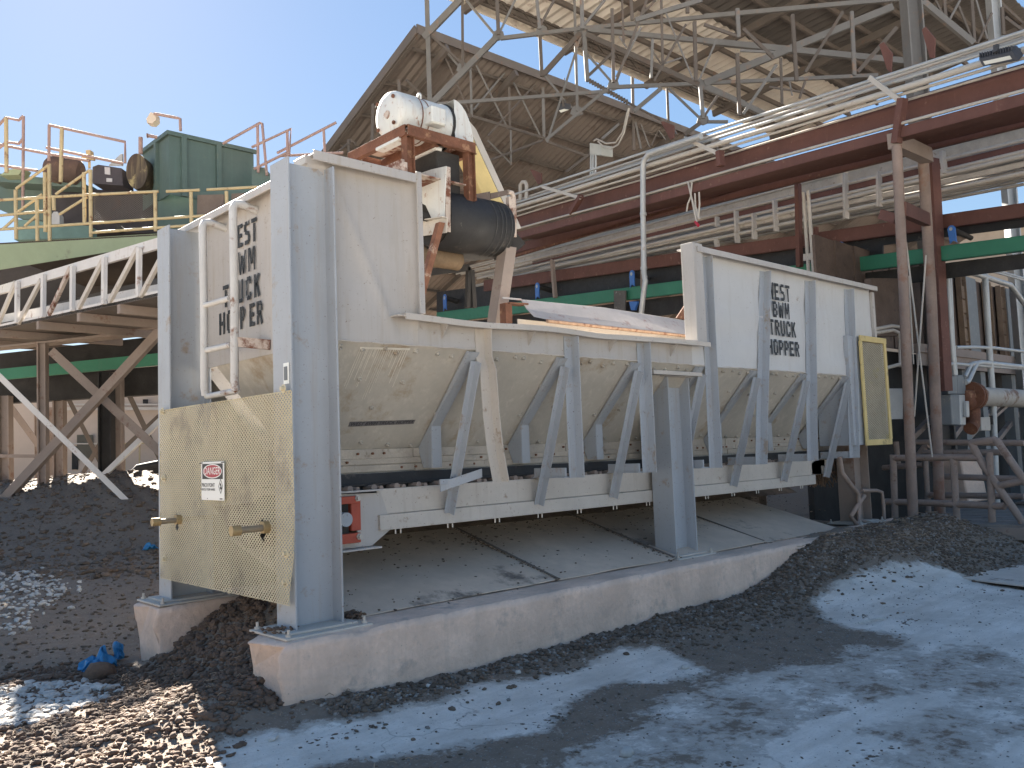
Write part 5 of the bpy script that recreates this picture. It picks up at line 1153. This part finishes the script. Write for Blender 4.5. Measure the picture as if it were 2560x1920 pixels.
mound = sm(12.8,17.2,dL)*(1-sm(22,28,dL))*sm(-16,-12,lat)*(1-sm(-3,1,lat)); H += 1.08*mound*(1+.25*N1)
strip = sm(-.95,-.12,YY-.09*XX*0)*(1-sm(.0,.1,YY))*sm(-.2,.5,XX)*(XX < 9.5)
H += strip*(.05+.02*N1)+.02*strip*sm(1,6,XX)
pile = gs_(7.0,-.1,1.3,.75)+.95*gs_(8.5,-.05,1.2,.8)+.7*gs_(9.9,-.3,1.1,.8)
H += .42*np.clip(pile,0,1.05)*(1+.15*N1)
und = (YY > .2)*(YY < 2.2)*(XX > .7)*(XX < 9.3)
H = np.where(und, np.minimum(H,.46), H)
cov = np.full_like(XX, -.9)
for pl in MID: cov = np.maximum(cov, np.minimum(pdist(pl, XX, YY)*1.2-.12, .20))
for pl in PATCH: cov = np.maximum(cov, np.clip(pdist(pl, XX, YY)*4.0, -.9, 1)*.9)
cov = np.where(YY > .05, -.9, cov)
behind = sm(-.5,-4.,dL); cov = np.maximum(cov, -.9+1.9*behind)        # open concrete yard behind the photographer
rough = np.clip(.55-cov, .08, 1)
H += rough*(.022*N2+.012*N3)*np.where(near,1,0) + .012*N1*np.where(near,1,0)
H -= np.where(near,0,.02)
def hz(x, y):
    i = min(max(np.searchsorted(gy, y)-1,0),len(gy)-2); j = min(max(np.searchsorted(gx, x)-1,0),len(gx)-2)
    u = (x-gx[j])/(gx[j+1]-gx[j]); w = (y-gy[i])/(gy[i+1]-gy[i])
    return H[i,j]*(1-u)*(1-w)+H[i,j+1]*u*(1-w)+H[i+1,j]*(1-u)*w+H[i+1,j+1]*u*w
def cv(x, y):
    i = min(max(np.searchsorted(gy, y)-1,0),len(gy)-2); j = min(max(np.searchsorted(gx, x)-1,0),len(gx)-2); return cov[i,j]
ny_, nx_ = XX.shape
me = bpy.data.meshes.new('ground')
vs = np.stack([XX.ravel(), YY.ravel(), H.ravel()], 1)
ii, jj = np.meshgrid(np.arange(ny_-1), np.arange(nx_-1), indexing='ij'); b0 = (ii*nx_+jj).ravel()
fs = np.stack([b0, b0+1, b0+nx_+1, b0+nx_], 1)
me.from_pydata(vs.tolist(), [], fs.tolist()); me.polygons.foreach_set('use_smooth', [True]*len(fs))
at_ = me.attributes.new('cover', 'FLOAT', 'POINT'); at_.data.foreach_set('value', cov.ravel().astype(np.float32))
gm_ = bpy.data.materials.new('yard_ground'); gm_.use_nodes = True; NN = gm_.node_tree.nodes; LL = gm_.node_tree.links; bs = NN['Principled BSDF']
def nd(t, **k):
    n = NN.new(t)
    for a, b in k.items(): n.inputs[a].default_value = b
    return n
tc = nd('ShaderNodeTexCoord'); ca = nd('ShaderNodeAttribute'); ca.attribute_name = 'cover'
def nz(s, d=8, r=.6):
    n = nd('ShaderNodeTexNoise', Scale=s, Detail=d, Roughness=r); LL.new(tc.outputs['Object'], n.inputs['Vector']); return n.outputs['Fac']
def mth(op, a, b):
    n = NN.new('ShaderNodeMath'); n.operation = op
    for k, q in enumerate((a, b)):
        if isinstance(q, (int, float)): n.inputs[k].default_value = q
        else: LL.new(q, n.inputs[k])
    return n.outputs[0]
def rmp(f, st):
    r = NN.new('ShaderNodeValToRGB'); e = r.color_ramp.elements
    while len(e) < len(st): e.new(.5)
    for k, (p, c) in enumerate(st): e[k].position = p; e[k].color = (*c, 1)
    LL.new(f, r.inputs['Fac']); return r.outputs['Color']
def mx(f, a, b, mode='MIX'):
    x = NN.new('ShaderNodeMix'); x.data_type = 'RGBA'; x.blend_type = mode
    for q, k in ((f,0),(a,6),(b,7)):
        if isinstance(q, tuple): x.inputs[k].default_value = (*q, 1)
        elif isinstance(q, float): x.inputs[k].default_value = q
        else: LL.new(q, x.inputs[k])
    return x.outputs[2]
f = mth('ADD', ca.outputs['Fac'], mth('MULTIPLY', mth('SUBTRACT', nz(2.2, 10, .68), .5), 1.5))
f = mth('ADD', f, mth('MULTIPLY', mth('SUBTRACT', nz(14, 6, .7), .5), .8))
soilc = mx(nz(7, 8, .7), (.13,.10,.078), (.29,.235,.185)); soilc = mx(rmp(nz(48, 5, .7), [(.58,(0,0,0)),(.66,(1,1,1))]), soilc, (.34,.30,.26))
midc = mx(nz(5, 9, .7), (.27,.24,.21), (.60,.555,.50))
conc = mx(rmp(nz(1.6, 10, .7), [(.36,(0,0,0)),(.62,(1,1,1))]), (.58,.54,.49), (.78,.735,.68)); conc = mx(rmp(nz(22, 6, .7), [(.58,(0,0,0)),(.72,(.6,.6,.6))]), conc, (.36,.33,.31))
mp_ = NN.new('ShaderNodeMapping'); mp_.inputs['Rotation'].default_value = (0,0,math.radians(-24)); mp_.inputs['Scale'].default_value = (.5,3.2,1); LL.new(tc.outputs['Object'], mp_.inputs['Vector'])
ns_ = NN.new('ShaderNodeTexNoise'); ns_.inputs['Scale'].default_value = 2.2; ns_.inputs['Detail'].default_value = 9; ns_.inputs['Roughness'].default_value = .68; LL.new(mp_.outputs['Vector'], ns_.inputs['Vector'])
conc = mx(rmp(ns_.outputs['Fac'], [(.44,(0,0,0)),(.64,(.45,.45,.45))]), conc, (.45,.41,.36))
conc = mx(rmp(nz(70, 4, .7), [(.55,(0,0,0)),(.68,(.8,.8,.8))]), conc, (.50,.465,.42))
vo = NN.new('ShaderNodeTexVoronoi'); vo.feature = 'DISTANCE_TO_EDGE'; vo.inputs['Scale'].default_value = .42; vo.inputs['Randomness'].default_value = 1
wv = NN.new('ShaderNodeVectorMath'); wv.operation = 'MULTIPLY_ADD'; nc = NN.new('ShaderNodeTexNoise'); nc.inputs['Scale'].default_value = 3.0; nc.inputs['Detail'].default_value = 6; LL.new(tc.outputs['Object'], nc.inputs['Vector']); LL.new(nc.outputs['Color'], wv.inputs[0]); wv.inputs[1].default_value = (.5,.5,.5); LL.new(tc.outputs['Object'], wv.inputs[2]); LL.new(wv.outputs[0], vo.inputs['Vector'])
conc = mx(rmp(vo.outputs['Distance'], [(.0015,(.6,.6,.6)),(.004,(0,0,0))]), conc, (.24,.22,.195))
c = mx(rmp(f, [(-.0,(0,0,0)),(.14,(1,1,1))]), soilc, midc)
c = mx(rmp(f, [(.22,(0,0,0)),(.36,(1,1,1))]), c, conc)
LL.new(c, bs.inputs['Base Color']); bs.inputs['Roughness'].default_value = .9; bs.inputs['Specular IOR Level'].default_value = .25
bp = nd('ShaderNodeBump', Strength=.5, Distance=.03); LL.new(mth('ADD', mth('MULTIPLY', nz(32, 8, .7), .7), nz(9, 6, .6)), bp.inputs['Height']); LL.new(bp.outputs['Normal'], bs.inputs['Normal'])
me.materials.append(gm_); go = bpy.data.objects.new('ground', me); COL.objects.link(go); tag(go, kind='structure')
# ------------------------------------------------------------------ loose material
_b = bmesh.new(); bmesh.ops.create_icosphere(_b, subdivisions=1, radius=1); ICV = [tuple(v.co) for v in _b.verts]; ICF = [[v.index for v in f.verts] for f in _b.faces]; _b.free()
def lump(mb, x, y, z, r, rnd, flat=.7, el=1.0):
    a = rnd.random()*6.28; ca_, sa = math.cos(a), math.sin(a); t = rnd.uniform(-.5,.5); ct, st_ = math.cos(t), math.sin(t); o = len(mb.v)
    for px, py, pz in ICV:
        k = r*rnd.uniform(.62,1.05); px *= k*el; py *= k; pz *= k*flat
        py, pz = py*ct-pz*st_, py*st_+pz*ct
        mb.v.append(V((x+px*ca_-py*sa, y+px*sa+py*ca_, z+pz+r*flat*.35)))
    for f in ICF: mb.f.append([f[0]+o,f[1]+o,f[2]+o]); mb.sm.append(r < .03)
def scatter(n, pick, rmin, rmax, seed, flat=.7, el=(1,1.6), acc=None, pw_=2.2):
    rnd = random.Random(seed); mb = MB(); k = 0; tries = 0
    while k < n and tries < n*30:
        tries += 1; x, y = pick(rnd)
        if acc and rnd.random() > acc(x, y): continue
        r = rmin+(rmax-rmin)*rnd.random()**pw_; lump(mb, x, y, hz(x, y), r, rnd, flat, rnd.uniform(*el)); k += 1
    return mb
def inpoly(pl, jit=.25):
    xs_ = [p[0] for p in pl]; ys_ = [p[1] for p in pl]
    def f(r):
        for _ in range(60):
            x, y = r.uniform(min(xs_)-jit,max(xs_)+jit), r.uniform(min(ys_)-jit,max(ys_)+jit)
            d = float(pdist(pl, np.array([x]), np.array([y]))[0])
            if d > 0 or (d > -jit and r.random() < .25*(1+d/jit)): return x, y
        return x, y
    return f
clod = M('brown_clods', (.16,.108,.078), .95, var=.35, scale=7, bump=.5, bscale=60)
clodd = M('dark_clods', (.155,.118,.09), .95, var=.4, scale=6, bump=.5, bscale=60)
peb = M('white_pebbles', (.52,.50,.47), .85, var=.25, scale=9, bump=.2)
pebg = M('grey_gravel', (.30,.28,.26), .9, var=.45, scale=9, bump=.3)
straw = M('dry_straw', (.36,.27,.19), .9, var=.3, scale=9, bump=0)
LF = [Gp(D(*p)) for p in ((-60,1480),(120,1440),(330,1450),(420,1400),(560,1400),(600,1560),(500,1600),(420,1680),(-60,1700))]
o = scatter(6000, inpoly(LF), .007, .034, 1, .7).build('bark_chips', clod, None); tag(o, 'sunlit brown bark chips and clods on the ground at the lower left', 'bark chips', kind='stuff')
o = scatter(4500, inpoly(LF), .003, .010, 21, .8).build('bark_fines', clod, None); tag(o, 'fine brown bark crumbs between the larger chips at the lower left', 'bark chips', kind='stuff')
SH = [Gp(D(*p)) for p in ((330,1440),(430,1300),(600,1330),(560,1470),(600,1560),(520,1590),(430,1500))]
o = scatter(1500, inpoly(SH), .012, .05, 2, .8).build('clod_heap', clod, None); tag(o, 'heap of brown clods between the broken kerb ends', 'clods', kind='stuff')
BK = [Gp(D(*p)) for p in ((-100,1180),(350,1180),(430,1300),(300,1420),(120,1440),(-100,1470))]
o = scatter(4200, inpoly(BK,.6), .006, .032, 3, .6).build('dark_clods', clodd, None); tag(o, 'dark soil crumbs on the shaded ground at the left', 'soil', kind='stuff')
def mnd(r):
    d_ = r.uniform(11,20); l_ = r.uniform(-14,-1)*d_/20; p = CAM+V((CF.x,CF.y,0)).normalized()*d_+CR*l_; return p.x, p.y
o = scatter(2600, mnd, .02, .08, 33, .6).build('mound_clods', clodd, None); tag(o, 'dark clods covering the mound under the conveyors at the left', 'soil', kind='stuff')
P1 = [Gp(D(*p)) for p in ((-60,1500),(20,1490),(120,1478),(250,1485),(230,1515),(120,1550),(30,1570),(-60,1580))]
o = scatter(950, inpoly(P1,.12), .015, .045, 4, .65, (1,1.5), None, 1.6).build('white_pebbles', peb, None); tag(o, 'patch of white pebbles beside the bark chips at the lower left', 'pebbles', kind='stuff')
P2 = [Gp(D(*p)) for p in ((-60,1290),(60,1275),(150,1295),(130,1330),(20,1375),(-60,1380))]
o = scatter(420, inpoly(P2,.3), .015, .045, 5, .65, (1,1.5), None, 1.6).build('white_pebbles', peb, None); tag(o, 'farther patch of white pebbles in the shade at the left edge', 'pebbles', kind='stuff')
def kerbside(r): return r.uniform(.2,9.3), -abs(r.gauss(0,.42))-.01
acc = lambda x, y: 1.0 if cv(x, y) < -.05 else (.28 if cv(x, y) < .2 else .05)
o = scatter(5200, kerbside, .005, .028, 6, .7, (1,1.6), acc).build('gravel_strip', clodd, None); tag(o, 'dark gritty debris along the foot of the near kerb', 'gravel', kind='stuff')
o = scatter(1500, kerbside, .005, .022, 7, .7, (1,1.4), acc).build('pale_gravel', pebg, None); tag(o, 'pale gravel grains sprinkled in the dark debris along the near kerb', 'gravel', kind='stuff')
def pil(r): return r.gauss(8.0,1.5), r.gauss(-.45,.55)
o = scatter(6500, pil, .005, .026, 8, .7, (1,1.8), lambda x, y: (1.0 if cv(x,y) < -.1 else .06) if y < .0 or x > 9.3 else 0.0).build('debris_pile', clodd, None); tag(o, 'dark debris heaped over the far end of the near kerb', 'debris', kind='stuff')
o = scatter(900, pil, .006, .024, 9, .7, (1,1.5), lambda x, y: (1.0 if cv(x,y) < -.1 else .1) if y < -.0 or x > 9.3 else 0.0).build('debris_gravel', pebg, None); tag(o, 'pale stones mixed into the debris heap at the far kerb end', 'gravel', kind='stuff')
yard = [Gp(D(*p)) for p in ((500,1640),(1000,1480),(1600,1330),(2250,1250),(2300,1680),(700,1690))]
o = scatter(3800, inpoly(yard), .002, .009, 10, .7, (1,1.5), lambda x, y: .9 if cv(x, y) < .15 else .25, 3).build('yard_grit', pebg, None); tag(o, 'small grit scattered over the yard in front of the hopper', 'gravel', kind='stuff')
o = scatter(900, inpoly(yard), .003, .014, 11, .5, (1,2), lambda x, y: .9 if cv(x, y) < .15 else .2, 3).build('yard_crumbs', clodd, None); tag(o, 'dark crumbs and clods scattered over the yard', 'soil', kind='stuff')
# debris lying on the floor plates, against the plate seams
def fl_h(x, y): return .492+.478*(y-.33)/1.74
rnd = random.Random(12); m = MB()
for k in range(3200):
    if k < 1100: x, y = rnd.choice((2.75,4.4,6.05,.75))+rnd.gauss(0,.05), rnd.uniform(.3,1.6)
    elif k < 2800: x, y = rnd.uniform(1.5,8.6), 1.95-abs(rnd.gauss(0,.4))
    else: x, y = rnd.uniform(.8,8), rnd.uniform(.2,1.4)
    lump(m, x, y, max(fl_h(x, y), .478 if y < .34 else 0)+.002, .0025+.015*rnd.random()**3, rnd, .6, rnd.uniform(1,1.7))
tag(m.build('floor_debris', clodd, None), 'dark crumbs lying on the steel floor plates under the hopper', 'debris', kind='stuff')
m = MB().grid((.62,1.75,.89),(9.2,1.62,.84),(9.2,2.5,1.30),(.62,2.5,1.30),80,10,None,lambda u, w: V((0,0,.07*noise.noise(V((u*25,w*3,4)))*w))).grid((.62,2.5,1.30),(9.2,2.5,1.30),(9.2,3.9,.0),(.62,3.9,.0),60,8,None,lambda u, w: V((0,0,.06*noise.noise(V((u*25,w*3,4))))))
tag(m.build('sun_block_bank', clodd, None), 'added bank of dark clods behind the floor plates, keeping sun out from under the hopper', 'debris', kind='stuff')  # bank added, mostly hidden, so no sun comes in under the hopper from behind
m = MB()
for cx, cy, n_ in ((.14,.30,60),(.72,.34,70),(.66,.30,60)):
    for k in range(n_): lump(m, cx+rnd.gauss(0,.045), cy+rnd.gauss(0,.04), .492+.03*rnd.random(), .005+.014*rnd.random(), rnd, .7, 1.6)
tag(m.build('kerb_crumbs', clod, None), 'brown crumbs gathered on the base plate of the near column', 'debris', kind='stuff')
m = MB(); 
for k in range(420):
    x, y = rnd.uniform(-1.6,.9), rnd.uniform(-1.2,2.0); l_ = rnd.uniform(.02,.08); a = rnd.random()*6.28; z = hz(x, y)+.02
    if (.0 < y < .42 and x > -.25) or cv(x,y) > -.3: continue
    m.tube([V((x,y,z)), V((x+l_*math.cos(a)*.5,y+l_*math.sin(a)*.5,z+rnd.uniform(0,.02))), V((x+l_*math.cos(a),y+l_*math.sin(a),z))], .0025, 4)
for k in range(260):
    x, y = rnd.gauss(8,1.2), -abs(rnd.gauss(.3,.4)); l_ = rnd.uniform(.03,.12); a = rnd.random()*6.28; z = hz(x, y)+.025
    m.tube([V((x,y,z)), V((x+l_*math.cos(a),y+l_*math.sin(a),z+.01))], .003, 4)
tag(m.build('straw_bits', straw, None), 'thin dry straw and twig bits in the clods', 'straw', kind='stuff')
# single stones and litter
def stone(px, r, m_, name, label, cat, flat=.7, el=1.2, seed=1, group=None):
    x, y = Gp(px); rr = random.Random(seed); mb = MB(); bm = bmesh.new(); bmesh.ops.create_icosphere(bm, subdivisions=2, radius=r)
    base = hz(x, y)
    vs = []
    for v in bm.verts:
        p = v.co; k = 1+.35*noise.noise(p*(1.6/r)+V((seed*3.1,0,0))); vs.append((x+p.x*k*el, y+p.y*k, base+r*flat*.6+p.z*k*flat))
    mb.add(vs, [[v.index for v in f_.verts] for f_ in bm.faces], True); bm.free()
    return tag(mb.build(name, m_, None), label, cat, group)
stone(D(1355,1632), .035, peb, 'stone', 'pale stone alone on the dark ground at the bottom centre', 'stone', seed=2)
stone(D(1120,1465), .022, peb, 'stone', 'pale stone on the light concrete in front of the kerb', 'stone', seed=3)
stone(D(925,1500), .02, peb, 'stone', 'round white stone near the foot of the near kerb', 'stone', seed=4)
stone(D(1480,1445), .026, peb, 'stone', 'pale stone at the edge of the debris strip, right of the middle column', 'stone', seed=5)
stone(D(215,1465), .10, clod, 'dirt_clod', 'large brown dirt clod beside the blue rag', 'clod', seed=6, flat=.8)
stone(D(420,1415), .06, clod, 'dirt_clod', 'brown dirt clod in front of the left kerb end', 'clod', seed=8, flat=.8)
x, y = Gp(D(590,1612)); m = MB(); lump(m, x, y, hz(x,y), .045, random.Random(5), .45, 1.3); tag(m.build('sunlit_spot_lump', peb, None), 'small pale lump in place of a sunlit spot on the concrete at the bottom left', 'sunlit spot')  # pale lump stands in for a spot of sunlight on the ground
def rag(px, sx, sy, hh, seed, label):
    x, y = Gp(px); b = hz(x, y)
    m = MB().grid((x-sx,y-sy,b+.02),(x+sx,y-sy,b+.02),(x+sx,y+sy,b+.02),(x-sx,y+sy,b+.02),22,16,None,lambda u, w: V((.05*noise.noise(V((u*4,w*4,seed))),.06*noise.noise(V((u*4,w*4,seed+3))),hh*max(0,.4+noise.noise(V((u*3.5,w*3.5,seed+9)))*1.4)*(1-abs(2*u-1)**3))))
    o = m.build('blue_rag', bluep, None); q = o.modifiers.new('t','SOLIDIFY'); q.thickness = .004; tag(o, label, 'rag')
rag(D(212,1448), .12, .06, .13, 1, 'crumpled blue plastic rag on the dark soil at the left')
rag(D(258,1428), .025, .03, .13, 5, 'upright scrap of blue plastic just right of the crumpled rag')
rag(D(325,1234), .10, .05, .10, 7, 'small faded blue scrap far back on the soil beside the guard')
x, y = Gp(D(1880,1345)); tag(MB().tube([V((x-.16,y+.03,.02)), V((x,y,.024)), V((x+.16,y-.05,.02))], .008, 6).build('white_stick', peb, None), 'thin white stick lying on the concrete at the right', 'stick')
m = MB()
for k, px in enumerate(((1010,1487),(1230,1452),(1870,1330),(1960,1345),(700,1605),(1180,1560),(1870,1640),(1560,1655),(820,1575))):
    x, y = Gp(D(*px)); rr = random.Random(k+40)
    for q in range(26): lump(m, x+rr.gauss(0,.09), y+rr.gauss(0,.04), hz(x,y)-.004, .004+.012*rr.random(), rr, .5, 1.6)
tag(m.build('mud_crumbs', clodd, None), 'little heaps of dark mud on the pale concrete', 'mud', kind='stuff')
# steel plate on the ground, right
q = [at(D(*p), z=.05) for p in ((2070,1247),(2160,1190),(2225,1158))]
dq = (q[2]-q[0]); e = at(D(2212,1264), z=.05)-q[0]; e = e.normalized()*2.6
sp = MB().grid(q[0], q[0]+e, q[0]+e+dq*1.25, q[0]+dq*1.25, 14, 14, (0,0,-.016), lambda u, w: V((0,0,.014*noise.noise(V((u*2,w*2,2))))))
tag(sp.build('ground_plate', M('dusty_ground_plate', (.58,.52,.46), .85, var=.15, scale=2, spots=(.15,.13,.11), amount=.28, sscale=3, bump=.15), None), 'flat dusty steel plate lying on the ground at the right edge', 'steel plate')
c_ = Gp(D(425,1655)); m = MB().grid((c_[0]-.22,c_[1]-.12,.0),(c_[0]+.14,c_[1]-.14,.0),(c_[0]+.16,c_[1]+.07,.0),(c_[0]-.2,c_[1]+.02,.0),10,6,None,lambda u, w: V((0,0,.05*(1-(2*u-1)**6)*(1-(2*w-1)**6)-.01)))
tag(m.build('slab_edge', concrete, None), 'sunlit broken concrete edge at the bottom left corner of the slab', 'concrete')
# ================================================================== LIGHT, SKY, CAMERA
SEL, SAZ = math.radians(31.8), math.radians(15.35)
w = bpy.data.worlds.new('World'); scene.world = w; w.use_nodes = True; WN = w.node_tree.nodes; WL = w.node_tree.links
sk_ = WN.new('ShaderNodeTexSky'); sk_.sky_type = 'NISHITA'; sk_.sun_disc = False; sk_.sun_elevation = SEL; sk_.sun_rotation = SAZ
sk_.air_density = 1.0; sk_.dust_density = .11; sk_.ozone_density = 2.5; sk_.altitude = 100
gmm = WN.new('ShaderNodeGamma'); gmm.inputs['Gamma'].default_value = .45; WL.new(sk_.outputs['Color'], gmm.inputs['Color']); hs_ = WN.new('ShaderNodeHueSaturation'); hs_.inputs['Saturation'].default_value = 1.68; hs_.inputs['Hue'].default_value = .508; WL.new(gmm.outputs['Color'], hs_.inputs['Color']); WL.new(hs_.outputs['Color'], WN['Background'].inputs['Color']); WN['Background'].inputs['Strength'].default_value = .052
sl_ = bpy.data.lights.new('sun', 'SUN'); sl_.energy = 5.0; sl_.angle = math.radians(.5); sl_.color = (1,.93,.82)
so_ = bpy.data.objects.new('sun', sl_); COL.objects.link(so_)
sd = V((math.sin(SAZ)*math.cos(SEL), math.cos(SAZ)*math.cos(SEL), math.sin(SEL)))
so_.rotation_euler = (-sd).to_track_quat('-Z','Y').to_euler(); so_.location = (0,0,30)
cm = bpy.data.cameras.new('camera'); co_ = bpy.data.objects.new('camera', cm); COL.objects.link(co_); scene.camera = co_
cm.sensor_width = 36; cm.lens = 36*FPX/2560; cm.clip_end = 3000; cm.clip_start = .05
Mc = Matrix((CR, CU, -CF)).transposed().to_4x4(); Mc.translation = CAM; co_.matrix_world = Mc
vs_ = scene.view_settings; vs_.view_transform = 'Standard'; vs_.look = 'None'; vs_.gamma = 1; vs_.use_curve_mapping = False; vs_.exposure = 3.0
scene.cycles.max_bounces = 8; scene.cycles.diffuse_bounces = 5
finish_empties()
